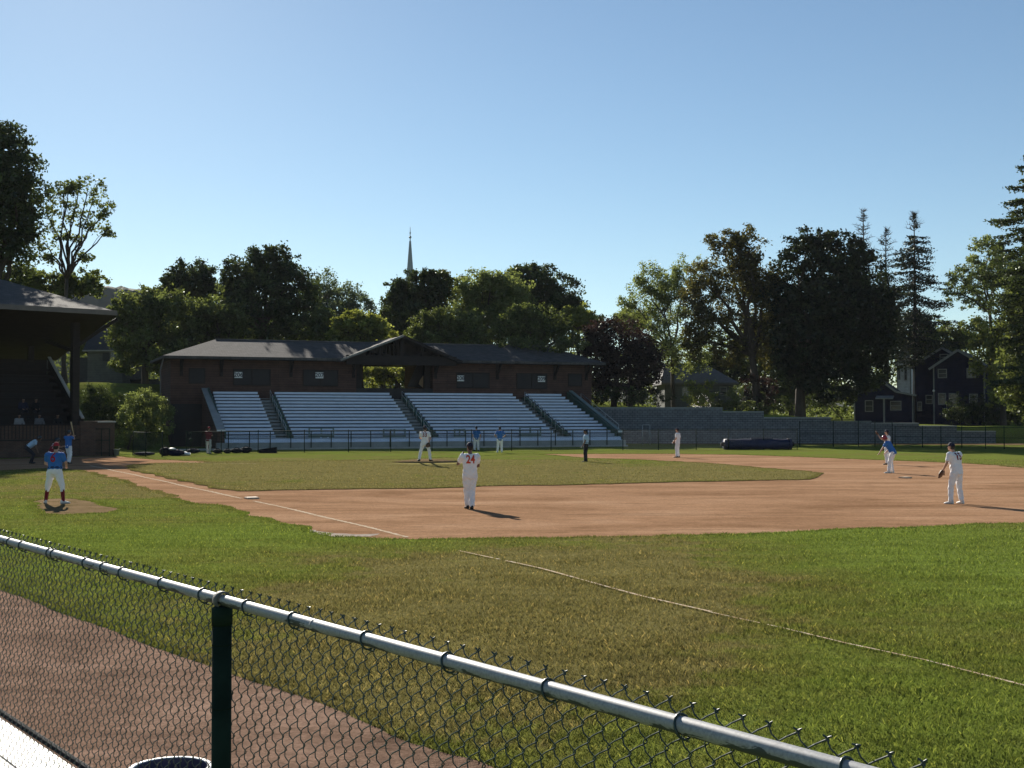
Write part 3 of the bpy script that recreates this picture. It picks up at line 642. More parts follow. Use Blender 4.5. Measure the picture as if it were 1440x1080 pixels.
# ridge caps and eave edge
h=MB(); h.bar((rl[0],vm,zR+.02),(xm0+.6,vm,zR+.02),.3,.07); h.build('ridge_cap',M['trim'],bd)
h=MB(); h.bar((xm1-.6,vm,zR+.02),(rr_[0],vm,zR+.02),.3,.07); h.build('ridge_cap',M['trim'],bd)
# central gable
gv=v0-.5
ga=hit(567,472,gv); gl=hit(479,506,gv); g2=hit(650,509,gv)
zg=(gl[1]+g2[1])/2
th=.16; h=MB()
for (xx,zz) in ((gl[0],gl[1]),(g2[0],g2[1])):
    h.hexa([Vector((xx,gv,zz-th)),Vector((ga[0],gv,ga[1]-th)),Vector((ga[0],v1+.2,ga[1]-th)),Vector((xx,v1+.2,zz-th)),Vector((xx,gv,zz)),Vector((ga[0],gv,ga[1])),Vector((ga[0],v1+.2,ga[1])),Vector((xx,v1+.2,zz))])
h.build('gable_roof',M['shingle'],bd)
h=MB(); h.bar((gl[0],gv-.05,gl[1]-.02),(ga[0],gv-.05,ga[1]-.02),.08,.17); h.build('gable_trim',mat('pale gable trim',(.24,.23,.21),.7),bd)
h=MB(); h.bar((g2[0],gv-.05,g2[1]-.02),(ga[0]+.02,gv-.05,ga[1]-.06),.08,.22); h.build('gable_trim',M['timber'],bd)
# truss: tie beam, king post, struts and louvres
zb_=Wp(540,512,gv)[1]; tv=gv+.5
h=MB(); h.bar((gl[0]+.6,tv,zb_+.35),(g2[0]-.4,tv,zb_+.35),.28,.8); h.build('tie_beam',M['timber'],bd)
h=MB(); h.bar((ga[0],tv,zb_+.3),(ga[0],tv,ga[1]-.15),.3,.3,up=(0,1,0)); 
for s in (-1,1):
    xx=gl[0] if s<0 else g2[0]
    for t in (.35,.62): 
        xq_=ga[0]+(xx-ga[0])*t; zq=ga[1]+(zg-ga[1])*t; h.bar((xq_,tv,zb_+.4),(xq_,tv,zq-.2),.2,.2,up=(0,1,0))
    h.bar((ga[0]+(xx-ga[0])*.1,tv+.1,zb_+.6),(ga[0]+(xx-ga[0])*.5,tv+.1,ga[1]+(zg-ga[1])*.5-.2),.18,.18)
h.build('truss',M['timber'],bd)
h=MB()
for t in np.linspace(-.88,.9,27):
    xx=ga[0]+((ga[0]-gl[0]) if t<0 else (g2[0]-ga[0]))*t; zq=ga[1]+(zg-ga[1])*abs(t)-.25
    if zq-zb_>.8: h.box(xx-.11 if t<0 else xx-.2,xx+.11 if t<0 else xx+.2,tv+1.2,tv+1.26,zb_+.5,zq)
h.build('gable_slats',M['timber'],bd)
# gable back wall top (dark), portico columns, braces
h=MB(); h.box(xpl-.01,xpr+.01,VB-.5,VB-.2,zb_+.2,zb_+1.6); h.build('back_beam',M['timber'],bd)
for px in (506,603):
    x,_=Wp(px,530); h=MB(); h.box(x-.25,x+.25,VW+.35,VW+.85,zt-.3,zb_+.6); h.build('column',M['timber'],bd)
    x2,_=hit(px,530,VB-.5); h=MB(); h.box(x2-.2,x2+.2,VB-.55,VB-.15,zt-.3,zb_+.5); h.build('column',M['timber'],bd)
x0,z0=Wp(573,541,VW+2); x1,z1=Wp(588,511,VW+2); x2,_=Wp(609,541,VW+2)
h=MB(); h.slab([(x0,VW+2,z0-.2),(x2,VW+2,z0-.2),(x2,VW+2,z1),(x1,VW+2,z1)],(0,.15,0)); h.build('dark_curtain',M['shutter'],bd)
x0,z0=Wp(590,540,VW+1.6); x1,z1=Wp(597,527,VW+1.6); x2,z2=Wp(601,548,VW+1.6)
h=MB(); h.slab([(x0,VW+1.8,z0),(x2-.1,VW+1.8,z2),(x2,VW+1.8,z0+.9),(x1,VW+1.8,z1),(x0+.1,VW+1.8,z1-.5)],(0,.08,0)); h.build('tan_board',M['tan'],bd)
# shuttered openings, brackets, base panels
def opening(p0,p1,y0,y1,split=True):
    x0,z1=Wp(p0,y0); x1,z0=Wp(p1,y1); h=MB(); h.box(x0,x1,VW-.03,VW+.04,z0,z1); o=h.build('shutter',M['shutter'],bd)
    h=MB(); t=.09
    for (a,b,c,d) in ((x0-t,x0,z0-t,z1+t),(x1,x1+t,z0-t,z1+t),(x0,x1,z1,z1+t),(x0,x1,z0-t,z0)): h.box(a,b,VW-.06,VW+.02,c,d)
    if split: h.box((x0+x1)/2-.05,(x0+x1)/2+.05,VW-.055,VW+.02,z0,z1)
    c=h.build('shutter_frame',M['timber'],bd); c.parent=o; return (x0,x1,z0,z1)
opening(267,287,519,538,False); opening(329.5,379,520,541); opening(427.5,474,521,542); opening(643,687,525,545); opening(727.5,768,526,546); opening(800,817,526.5,542,False)
for px in (255,311,409,497,612,699,780,824):
    x,_=Wp(px,515); h=MB(); h.box(x-.12,x+.12,VW-.16,VW-.003,zE-1.5,zE-.13); h.bar((x,VW-.08,zE-1.1),(x,VW-1.0,zE-.2),.16,.16,up=(1,0,0)); h.build('eave_bracket',M['timber'],bd)
x,_=Wp(236,600); h=MB(); h.box(xl-.02,hit(300,600,VW)[0],VW-.25,VW-.005,0,Wp(250,568)[1]); h.build('lower_wall',M['shutter'],bd)
# small windows low on the left wall, gutter pipe
h=MB(); h.tube([(xe0+.1,v0+.4,ze-.2),(xe0-.15,v0+.5,ze-1.2),(xe0-.1,v0+.6,ze-3.2)],.05,6); h.build('rain_pipe',M['trim'],bd)
# section signs
def text_mesh(body,size,extr=0,bold=.0,cell=None):
    cu=bpy.data.curves.new('lettering','FONT'); cu.body=body; cu.size=size; cu.align_x='CENTER'; cu.align_y='CENTER'; cu.extrude=extr; cu.offset=bold; cu.resolution_u=3
    t=bpy.data.objects.new('lettering',cu); COL.objects.link(t); bpy.context.view_layer.update()
    me=bpy.data.meshes.new_from_object(t.evaluated_get(bpy.context.evaluated_depsgraph_get())); bpy.data.objects.remove(t); bpy.data.curves.remove(cu)
    if me.materials: me.materials.clear()
    return me
for txt,p0,p1,y0,y1,lab in (('206',330,341,523,531.5,'leftmost'),('207',444,455,523.5,532,'second from left'),('208',643.5,653,528,536,'third from left'),('209',757,767,529,537,'rightmost')):
    x0,z1=Wp(p0,y0,VW-.2); x1,z0=Wp(p1,y1,VW-.2); h=MB(); c=Vector(((x0+x1)/2,VW-.13,(z0+z1)/2))
    h.box(-(x1-x0)/2,(x1-x0)/2,0,.03,-(z1-z0)/2,(z1-z0)/2); o=h.build('section_sign',M['white'])
    o.matrix_world=BM@Matrix.Translation(c); me=text_mesh(txt,.5,.004,.012)
    t=link('lettering',me,M['signtext'],o); t.location=(0,-.012,0); t.rotation_euler=(R(90),0,0)
    tag(o,f'white square sign reading {txt} on the brown wall, {lab} of four','sign','section number signs')
# ------------------------------------------------------------------ left covered grandstand
g=R(42); dg=Vector((math.cos(g),math.sin(g),0)); vg=Vector((-math.sin(g),math.cos(g),0)); C0=gr(124,641.6)
gs=empty('grandstand',C0,g,'dark roofed wooden grandstand behind the batter at the left edge','grandstand')
GM=Matrix.Translation(C0)@Matrix.Rotation(g,4,'Z'); GI=GM.inverted()
def gl_(p): return GI@Vector(p)
ztop=at(124,597.5,C0.y).z
h=MB(); h.box(-22,-.55,0,.4,0,ztop); h.build('front_wall',M['brick'],gs)
h=MB(); h.box(-.549,.5,-.08,.5,0,ztop+.12); h.box(-.6,.55,-.12,.54,ztop+.121,ztop+.24); h.build('pilaster',M['brick'],gs)
W1=gl_(gr(161,640.4)); zw=at(150,592,80.5).z
h=MB(); h.hexa([Vector((.502,.05,0)),Vector((W1.x,W1.y,0)),Vector((W1.x-.3,W1.y+.5,0)),Vector((.502,.4,0)),Vector((.502,.05,zw-.1)),Vector((W1.x,W1.y,zw-.1)),Vector((W1.x-.3,W1.y+.5,zw-.1)),Vector((.502,.4,zw-.1))]); h.build('wing_wall',M['brick'],gs)
h=MB(); h.hexa([Vector((.503,0,zw-.098)),Vector((W1.x+.06,W1.y-.06,zw-.098)),Vector((W1.x-.3,W1.y+.56,zw-.098)),Vector((.503,.46,zw-.098)),Vector((.503,0,zw)),Vector((W1.x+.06,W1.y-.06,zw)),Vector((W1.x-.3,W1.y+.56,zw)),Vector((.503,.46,zw))]); h.build('wall_coping',M['concrete'],gs)
# slatted netting strip on top half of front wall
h=MB()
for q in np.arange(-21.5,-.7,.22): h.box(q-.02,q+.02,-.03,-.004,ztop-.85,ztop-.02)
h.box(-22,-.6,-.05,-.005,ztop-.02,ztop+.05); h.box(-22,-.6,-.05,-.005,ztop-.95,ztop-.88); h.build('wall_slats',M['timber'],gs)
NRG=8; zs=[1.8+.49*k for k in range(NRG)]
for k in range(NRG):
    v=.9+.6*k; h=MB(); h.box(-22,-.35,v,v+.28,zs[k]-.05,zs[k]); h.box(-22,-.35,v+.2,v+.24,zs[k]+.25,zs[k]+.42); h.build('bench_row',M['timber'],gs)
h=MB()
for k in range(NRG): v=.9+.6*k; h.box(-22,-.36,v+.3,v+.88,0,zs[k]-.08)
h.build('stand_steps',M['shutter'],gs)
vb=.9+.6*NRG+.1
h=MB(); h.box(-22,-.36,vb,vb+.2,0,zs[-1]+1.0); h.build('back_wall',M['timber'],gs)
# raked end wall with pale capping
zr0=at(125,590,C0.y).z+.05; zr1=zs[-1]+1.15
h=MB(); h.hexa([Vector((-.33,.5,0)),Vector((-.1,.5,0)),Vector((-.1,vb,0)),Vector((-.33,vb,0)),Vector((-.33,.5,zr0)),Vector((-.1,.5,zr0)),Vector((-.1,vb,zr1)),Vector((-.33,vb,zr1))]); h.build('end_wall',M['timber'],gs)
h=MB(); h.bar((-.21,.35,zr0+.03),(-.21,vb,zr1+.05),.2,.07); h.build('end_capping',M['concrete'],gs)
# roof
F0=at(164,438,79.3); R0=at(79,502,87.0); P0=at(-12,389,88)
l=lambda p:gl_(p)
f0,r0,p0=l(F0),l(R0),l(P0); ex=Vector((-24,0,0))
h=MB(); A=[f0,r0,p0,f0+ex,r0+ex,p0+ex]; dn=Vector((0,0,-.25))
Bs=[f0+dn,r0+dn,f0+ex+dn,r0+ex+dn]
h.add(A+Bs,[(0,2,5,3),(0,1,2),(1,4,5,2),(3,5,4),(6,8,9,7),(0,3,8,6),(1,0,6,7),(4,1,7,9),(3,4,9,8)]); h.m=[0,0,0,0,1,0,1,1,0]; h.build('roof',[M['shingle'],M['timber']],gs)
h=MB(); h.bar(f0+Vector((.02,-.04,-.1)),f0+ex+Vector((0,-.04,-.1)),.06,.3); h.build('eave_board',M['trim'],gs)
for px,vv in ((107,.2),):
    x,_=hit(px,560,vv,GI); zz=hit(px,452,vv,GI)[1]
    h=MB(); h.box(x-.22,x+.22,vv-.0,vv+.42,ztop-.2,zz+.3); h.build('column',M['timber'],gs)
for x in (-7.5,-14): h=MB(); h.box(x-.2,x+.2,.0,.4,ztop-.2,8.9); h.build('column',M['timber'],gs)
for x in (-1.5,-8,-14): h=MB(); h.box(x-.18,x+.18,vb-.3,vb-.02,zs[-1]+.9,7.2); h.build('rear_post',M['timber'],gs)
x,_=hit(107,500,.2,GI); h=MB(); h.bar((x,.2,6.9),(x+2.4,-.4,8.7),.2,.2); h.bar((x,.4,6.6),(x-.3,4.2,7.4),.2,.2); h.build('roof_brace',M['timber'],gs)
# dark panel under the roof at the end (solid gable soffit)
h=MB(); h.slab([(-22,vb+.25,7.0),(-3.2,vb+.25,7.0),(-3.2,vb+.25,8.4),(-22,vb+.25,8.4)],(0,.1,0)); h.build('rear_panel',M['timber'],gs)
# dugout gate right of wing wall
h=MB(); W=gr(158,641)
for q in (0,.5,1.0): h.tube([Vector((W.x-q,W.y-.6,0)),Vector((W.x-q,W.y-.6,1.75))],.03,6)
for z in (.2,1.0,1.72): h.tube([Vector((W.x-1,W.y-.6,z)),Vector((W.x,W.y-.6,z))],.025,6)
tag(h.build('gate',M['darkmetal'],None,True),'small dark pipe gate against the brick wing wall of the grandstand','gate')
# ------------------------------------------------------------------ retaining wall on the right
rw=empty('retaining_wall',(9,116.35,0),0,'long grey block retaining wall stepping down beside the bleachers','wall')
X=lambda px,Y=116.35:(px-720)/F*Y
def rwbox(p0,p1,py,name='wall_section',dy=0):
    x0=X(p0)-9; x1=X(p1)-9; zt_=at(p0,py,116.35).z; h=MB(); h.box(x0,x1,dy,dy+.9,0,zt_-.12); h.build(name,M['block'],rw)
    h=MB(); h.box(x0,x1,dy-.05,dy+.9,zt_-.118,zt_); h.build('wall_cap',M['greyslab'],rw)
segs=[(815,1016,572.8,0),(1016.2,1074,578.3,.003),(1074.2,1168,586.5,.006),(1168.2,1225,592,.009),(1225.2,1292,594.5,.012),(1292.2,1345,598.5,.015),(1345.2,1400,606,.018)]
for s in segs: rwbox(*s[:3],dy=s[3])
h=MB(); x0=X(926); x1=X(1470)
tag(MB().add([(x0,113,.03),(x1+10,108,.03),(x1+10,116,.03),(x0,116,.03)],[(0,1,2,3)]).build('gravel_strip',M['mounddirt']),kind='structure')
# pale gate posts / handrail in front of the wall
h=MB(); p=at(902,0,112).xy.to_3d(); 
for dx in (0,.65): h.tube([p+Vector((dx,0,0)),p+Vector((dx,0,1.75))],.03,6)
for z in (1.75,1.2): h.tube([p+Vector((0,0,z)),p+Vector((.65,0,z))],.03,6)
tag(h.build('pipe_rail',M['steel'],None,True),'short pale pipe rail before the block wall right of the bleachers','rail')
# ------------------------------------------------------------------ tarp roll
a=gr(1018,632.2); b=gr(1112,632.0); o=empty('tarp_roll',(a+b)/2,math.atan2((b-a).y,(b-a).x),'long rolled navy field tarp lying on the grass before the block wall','tarp')
L=(b-a).length/2; h=MB(); rings=[]
for i in range(15):
    t=-L+2*L*i/14; rr2=.42*(1+.04*math.sin(i*1.9)+.02*math.sin(i*4.1)); rings.append([Vector((t+.03*math.sin(k*2.0),rr2*1.1*math.cos(k*math.pi/10)*(1+.03*math.sin(3*k+i)),.40+rr2*.95*math.sin(k*math.pi/10)*(1+.02*math.sin(2*k+i*.7)))) for k in range(20)])
h.loft(rings); h.build('roll',M['navy'],o,True)
h=MB(); 
for s in (-1,1):
    h=MB(); h.tube([(s*(L-.01),0,.4),(s*(L+.22),0,.4)],[.17,.15],12); h.build('core_tube',M['blacknylon'],o,True)
    h=MB(); h.tube([(s*(L-.25),0,.4),(s*(L-.2),0,.4)],[.47,.47],16); h.build('strap',M['blacknylon'],o,True)
h=MB(); h.box(-L*.2,L*.45,-.12,.16,.815,.87); h.build('loose_flap',M['navy'],o)
# ------------------------------------------------------------------ equipment on the ground at left
def bag(px,py,w,hh,label,m=None,d=.45):
    p=gr(px,py); h=MB(); rn=random.Random(int(px)); rings=[]; hh*=.72; w*=.85
    for i in range(9):
        t=-w/2+w*i/8; s=(1-abs(2*i/8-1)**3*.55); rings.append([Vector((t,d/2*s*math.cos(k*math.pi/7)*(1+rn.uniform(-.08,.08)),hh/2+hh/2*s*math.sin(k*math.pi/7)*(1+rn.uniform(-.1,.1)))) for k in range(14)])
    h.loft(rings); h.tube([Vector((-w*.25,0,hh*.95)),Vector((-w*.1,.02,hh*1.15)),Vector((w*.1,.0,hh*1.15)),Vector((w*.25,0,hh*.95))],.025,5)
    o=h.build('equipment_bag',m or M['blacknylon'],None,True); o.location=p; o.rotation_euler=(0,0,rn.uniform(-.3,.3)); tag(o,label,'bag','equipment bags by the fence')
bag(272,637.5,1.0,.42,'dark bag on the ground just left of the person in maroon',M['bagnavy']); bag(306,637.8,.7,.42,'dark bag just right of the person in maroon')
bag(320,637.6,.6,.4,'small black bag second right of the person in maroon'); bag(333,637.4,.9,.45,'wide black bag midway between the person in maroon and the wedge bag'); bag(346,637,.9,.55,'tall black bag just left of the black wedge')
bag(232,641,.8,.75,'upright black bag below the lit shrub by the pale cloth'); bag(246,641,1.4,.55,'purple and black bag heap under the white towel',M['bagnavy'])
def cloth(px,py,w,hh,label,c):
    p=gr(px,py); h=MB(); rings=[]
    for i in range(7):
        t=-w/2+w*i/6; rings.append([Vector((t,.25*math.cos(k*math.pi/6)+.05*math.sin(i*2+k),hh*(.5+.5*math.sin(k*math.pi/6))*(1-.5*(i/6))+.02*math.sin(3*i+k))) for k in range(12)])
    h.loft(rings); o=h.build('cloth',c,None,True); o.location=p; tag(o,label,'cloth')
cloth(258,640.6,.8,.36,'pale crumpled cloth lying right of the purple bag heap',M['white']); 
p=gr(242,641); h=MB(); h.ball((0,0,.44),.26,.2,.07,10,5); o=h.build('towel',M['white'],None,True); o.location=p; tag(o,'white towel lying on top of the purple bag heap','towel')
a=gr(364,637); h=MB(); h.hexa([Vector((0,0,0)),Vector((1.15,0,0)),Vector((1.15,.5,0)),Vector((0,.5,0)),Vector((0,0,.24)),Vector((1.15,0,.40)),Vector((1.15,.5,.40)),Vector((0,.5,.24))]); o=h.build('wedge_bag',M['blacknylon']); o.location=a; tag(o,'black wedge shaped bag lying at the foot of the fence by the bleachers','bag')
p=gr(203,641); h=MB()
h.ball((0,0,.13),.7,.35,.12,14,6); o=h.build('low_mat',M['bagnavy'],None,True); o.location=p; tag(o,'low dark mat heap on the ground left of the bags','mat')
p=gr(164,640.5); h=MB(); h.loft([[Vector((r*math.cos(k*.5236),r*math.sin(k*.5236),z)) for k in range(12)] for r,z in ((.15,0),(.19,.38),(.20,.38),(.20,.41),(.17,.41),(.16,.3))]); o=h.build('pail',M['pail'],None,True); o.location=p; tag(o,'pale grey pail standing at the right end of the brick wing wall','pail')
for px,py,lab in ((263,634,'front'),(270,634,'rear')):
    pass
h=MB(); p=gr(268,638.6,0); h.tube([p,p+Vector((0,0,1.35))],.02,6); h.ball(p+Vector((0,0,1.38)),.09,n=8,m=6); h.ball(p+Vector((0,0,.95)),.12,n=8,m=6); tag(h.build('helmet_rack',M['darkmetal'],None,True),'thin dark rack with helmets standing left of the person in maroon','rack')
# ------------------------------------------------------------------ houses
def frame(px,Y,rz): 
    p=at(px,0,Y); z=float(terrain(p.x,Y)); return Vector((p.x,Y,z))
def window(par,x0,x1,z0,z1,v,rows=1,name='window',glass=None):
    t=.09; h=MB(); 
    for (a,b,c,d) in ((x0-t,x0,z0-t,z1+t),(x1,x1+t,z0-t,z1+t),(x0,x1,z1,z1+t),(x0,x1,z0-t,z0)): h.box(a,b,v-.06,v-.004,c,d)
    h.box(x0,x1,v-.045,v-.006,(z0+z1)/2-.03,(z0+z1)/2+.03)
    o=h.build(name,M['housetrim'],par); h=MB(); h.box(x0,x1,v-.03,v-.008,z0,z1); h.build('pane',M['glass'],o); return o
def gable_house(par,x0,x1,v0,v1,zb,ze,za,xa,wall,roof,ov=.35,trim=True):
    h=MB(); h.slab([(x0,v0,zb),(x1,v0,zb),(x1,v0,ze),(xa,v0,za),(x0,v0,ze)],(0,v1-v0,0)); h.build('wall',wall,par)
    th=.14
    for s,xe in ((-1,x0),(1,x1)):
        sl=(za-ze)/(xa-xe); xo=xe+s*ov; zo=ze+sl*(xo-xe); a0,a1=v0-ov,v1+ov
        e=.02
        h=MB(); h.hexa([Vector((xo,a0,zo+e)),Vector((xa,a0,za+e)),Vector((xa,a1,za+e)),Vector((xo,a1,zo+e)),Vector((xo,a0,zo+th)),Vector((xa,a0,za+th)),Vector((xa,a1,za+th)),Vector((xo,a1,zo+th))]); h.build('roof',roof,par)
        h=MB(); h.bar((xo,a0-.03,zo+.03),(xa,a0-.03,za+.03),.05,.24); h.build('gable_board',M['housetrim'],par)
        h=MB(); h.box(xe-.07,xe+.07,v0-.035,v0-.002,zb,ze+.1); h.build('corner_board',M['housetrim'],par)
YH=134.0; HB=at(1340,0,YH).xy.to_3d(); HR=R(-26)
HF=lambda p,r: (Matrix.Translation(p)@Matrix.Rotation(r,4,'Z')).inverted()
HMi=HF(HB,HR); hh_=lambda px,py,v=0: hit(px,py,v,HMi)
dr=mat('dark shingle',(.05,.05,.055),.8,(.035,.035,.04),4)
hs=empty('blue_house',HB,HR,'dark blue two storey house with twin gables at the far right','house')
zb=.9
x0=hh_(1313,520)[0]; x1=hh_(1384,520)[0]; xa,za=hh_(1347.5,493); ze=hh_(1313,516)[1]
gable_house(hs,x0,x1,0,9,zb,ze,za,xa,M['bluehouse'],dr,.45)
x0b=hh_(1285.5,516,2)[0]; xab,zab=hh_(1325.5,490,2); zeb=hh_(1285,514.5,2)[1]
gable_house(hs,x0b,xab*2-x0b,2,10,zb,zeb,zab,xab,M['bluehouse'],dr,.5)
for (p0,p1,y0,y1,v) in ((1320,1330.5,520,530.5,0),(1360.5,1371.5,519,530.5,0),(1322.5,1332.5,499,505.5,2),(1320.5,1329,554,568,0),(1335.5,1347,554,570,0),(1364,1374,555,566,0),(1302.8,1310.6,556.5,567,2)):
    xx0,z1=hh_(p0,y0,v); xx1,z0=hh_(p1,y1,v); window(hs,xx0,xx1,z0,z1,v)
xx0=hh_(1386,540,3)[0]; xx1=hh_(1405,540,3)[0]; zz=hh_(1390,519,3)[1]
h=MB(); h.box(xx0-.3,xx1,3,8,zb,zz); h.build('side_wing',M['greyhouse'],hs); h=MB(); h.box(xx0-.3,xx1+.3,2.7,8.3,zz+.003,zz+.2); h.build('wing_roof',dr,hs)
h=MB(); p=hh_(1313,549.5,-.1); h.ball((p[0],-.12,p[1]),.13,n=8,m=6); h.build('wall_lamp',M['white'],hs,True)
SHB=at(1243,0,137).xy.to_3d(); an=empty('blue_shed',SHB,R(-22),'low dark blue cottage with a small porch left of the blue house','shed'); HMi=HF(SHB,R(-22))
x0=hh_(1201.5,560)[0]; x1=hh_(1283.5,560)[0]; xa,za=hh_(1237.5,535); ze=hh_(1212,557)[1]
h=MB(); xk,zk=hh_(1260,551.5)
h.slab([(x0,0,zb),(x1,0,zb),(x1,0,ze+.1),(xk,0,zk),(xa,0,za),(x0,0,ze)],(0,6,0)); h.build('wall',M['bluehouse'],an)
for pts in ([(x0-.5,ze-.35),(xa,za)],[(xa,za),(xk,zk)],[(xk,zk),(x1+.4,ze-.02)]):
    (ax,az),(bx,bz)=pts; h=MB(); h.hexa([Vector((ax,-.4,az+.02)),Vector((bx,-.4,bz+.02)),Vector((bx,6.3,bz+.02)),Vector((ax,6.3,az+.02)),Vector((ax,-.4,az+.15)),Vector((bx,-.4,bz+.15)),Vector((bx,6.3,bz+.15)),Vector((ax,6.3,az+.15))]); h.build('roof',dr,an)
    h=MB(); h.bar((ax,-.43,az+.05),(bx,-.43,bz+.05),.05,.2); h.build('gable_board',M['housetrim'],an)
for xe in (x0,x1): h=MB(); h.box(xe-.07,xe+.07,-.04,-.002,zb,ze+.1); h.build('corner_board',M['housetrim'],an)
for (p0,p1,y0,y1) in ((1217.5,1227,564,578),(1253,1266.5,565,576)):
    xx0,z1=hh_(p0,y0); xx1,z0=hh_(p1,y1); window(an,xx0,xx1,z0,z1,0)
xp0,zp=hh_(1231,560,-1.2); xp1,_=hh_(1256,560,-1.2); h=MB(); h.hexa([Vector((xp0,-1.3,zp-.1)),Vector((xp1,-1.3,zp-.1)),Vector((xp1,-.01,zp+.2)),Vector((xp0,-.01,zp+.2)),Vector((xp0,-1.3,zp)),Vector((xp1,-1.3,zp)),Vector((xp1,-.01,zp+.3)),Vector((xp0,-.01,zp+.3))]); h.build('porch_roof',M['housetrim'],an)
xx=hh_(1243,560,-1.2)[0]; h=MB(); h.box(xx-.09,xx+.09,-1.25,-1.07,zb,zp-.1); h.build('porch_post',M['housetrim'],an)
HMi=HF(HB,HR); xx0=hh_(1284,560,2.5)[0]; xx1=hh_(1313,560,2.5)[0]; 
lk=empty('link_building',HB,HR,'narrow dark blue link between the cottage and the blue house','building'); zz=hh_(1290,558,1.2)[1]
h=MB(); h.box(xx0,xx1-2.3,1.2,6,zb,zz); h.build('wall',M['bluehouse'],lk); h=MB(); h.box(xx0,xx1-2.3,.9,6.2,zz+.003,zz+.16); h.build('roof',M['housetrim'],lk)
a,b=hh_(1291,566,1.2); c,d=hh_(1295.5,577,1.2); window(lk,a,c,d,b,1.2)
WB=at(1270,0,152).xy.to_3d(); HMi=HF(WB,R(-20)); ws=empty('white_house',WB,R(-20),'tall white gabled house half hidden behind the dark maple','house')
x0=hh_(1262,530)[0]; x1=hh_(1280.5,530)[0]; xa,za=hh_(1271,488); ze=hh_(1280,509)[1]
gable_house(ws,x0,x1,0,8,1.5,ze,za,xa,M['whitehouse'],dr,.2)
for (p0,p1,y0,y1) in ((1264.8,1266.3,498,507.5),(1271,1272.5,498.5,508),(1272.5,1274.8,518,534),(1264,1265,518,533)):
    a,b=hh_(p0,y0); c,d=hh_(p1,y1); window(ws,a,c,d,b,0)
# grey roofed building in the middle right
GB=at(975,0,132).xy.to_3d(); HMi=Matrix.Translation(-GB); gb=empty('grey_roof_building',GB,0,'low building with a broad grey hip roof behind the bank','building')
x0=hh_(930,545)[0]; x1=hh_(1039,545)[0]; ze=hh_(1000,538)[1]; zr=hh_(960,511,4)[1]; r0=hh_(935,511,4)[0]; r1=hh_(991,512,4)[0]
h=MB(); h.box(x0+.4,x1-.5,.4,8,2,ze); h.build('wall',M['greyhouse'],gb)
h=MB(); A=[(x0,0,ze),(x1,0,ze),(x1,8.4,ze),(x0,8.4,ze),(r0,4.2,zr),(r1,4.2,zr)]; Bm_=[(a,b,c-.2) for a,b,c in A[:4]]
h.add(A+Bm_,[(0,1,5,4),(1,2,5),(2,3,4,5),(3,0,4),(6,9,8,7),(0,6,7,1),(1,7,8,2),(2,8,9,3),(3,9,6,0)]); h.build('roof',mat('grey shingle',(.15,.145,.15),.85,(.11,.105,.11),3),gb)
for (p0,p1,y0,y1) in ((1013,1021,545,555),(960,968,545,556)):
    a,b=hh_(p0,y0,.4); c,d=hh_(p1,y1,.4); window(gb,a,c,d,b,.4)
# grey house at left
LB=at(145,0,131).xy.to_3d(); HMi=Matrix.Translation(-LB); lh=empty('grey_house',LB,0,'grey clapboard house with a dark roof seen right of the grandstand','house')
x0=hh_(123,520)[0]; x1=hh_(172,520)[0]; ze=hh_(150,494)[1]; zr=hh_(150,452,3)[1]
h=MB(); h.box(x0,x1,0,8,4.5,ze); h.build('wall',M['greyhouse'],lh)
h=MB(); h.hexa([Vector((x0-.4,-.4,ze)),Vector((x1+.4,-.4,ze)),Vector((x1+.4,8.4,ze)),Vector((x0-.4,8.4,ze)),Vector((x0-.2,3,zr)),Vector((x1-1.2,3,zr)),Vector((x1-1.2,5.4,zr)),Vector((x0-.2,5.4,zr))]); h.build('roof',dr,lh)
h=MB(); h.box(x0-.4,x1+.4,-.44,-.402,ze-.02,ze+.12); h.build('eave_board',M['housetrim'],lh)
a,b=hh_(156,496); c,d=hh_(163.5,508); window(lh,a,c,d,b,0)
for s0,s1 in ((a-.85,a-.12),(c+.12,c+.85)): h=MB(); h.box(s0,s1,-.05,-.003,d,b); h.build('shutter',dr,lh)
h=MB(); h.box(x0-2.2,x0-.003,1,8,4.5,ze-.6); h.build('side_wing',dr,lh)
h=MB(); h.box(x1+.003,x1+5,3,8,4.5,ze-3); h.build('low_wing',M['greyhouse'],lh); h=MB(); h.box(x1+.003,x1+5.3,2.7,8.2,ze-2.997,ze-2.8); h.build('low_wing_roof',dr,lh)
# church spire
SB=at(577.5,0,260); zs0=10; ztip=at(577,319,260).z; zk=at(577,337,260).z; zbas=at(577,425,260).z
sp=empty('church',(SB.x,260,0),0,'slender pale grey church spire rising above the trees','church')
h=MB(); h.box(-3.2,3.2,-3.2,3.2,zs0-6,zbas-2.5); h.box(-3.5,3.5,-3.5,3.5,zbas-2.499,zbas-2.1); h.build('tower',M['whitehouse'],sp)
rb=(583.2-571.5)/2/F*260*1.6
h=MB(); h.loft([[Vector((r*math.cos(k*math.pi/4+.39),r*math.sin(k*math.pi/4+.39),z)) for k in range(8)] for r,z in ((rb,zbas-2.1),(.2,zk-.3))]); h.build('spire',M['spire'],sp)
h=MB(); h.tube([(0,0,zk-.6),(0,0,ztip)],[.12,.05],6); h.ball((0,0,zk+.5),.28,n=8,m=6); h.ball((0,0,zk+1.4),.18,n=8,m=6); h.build('finial',M['spire'],sp,True)
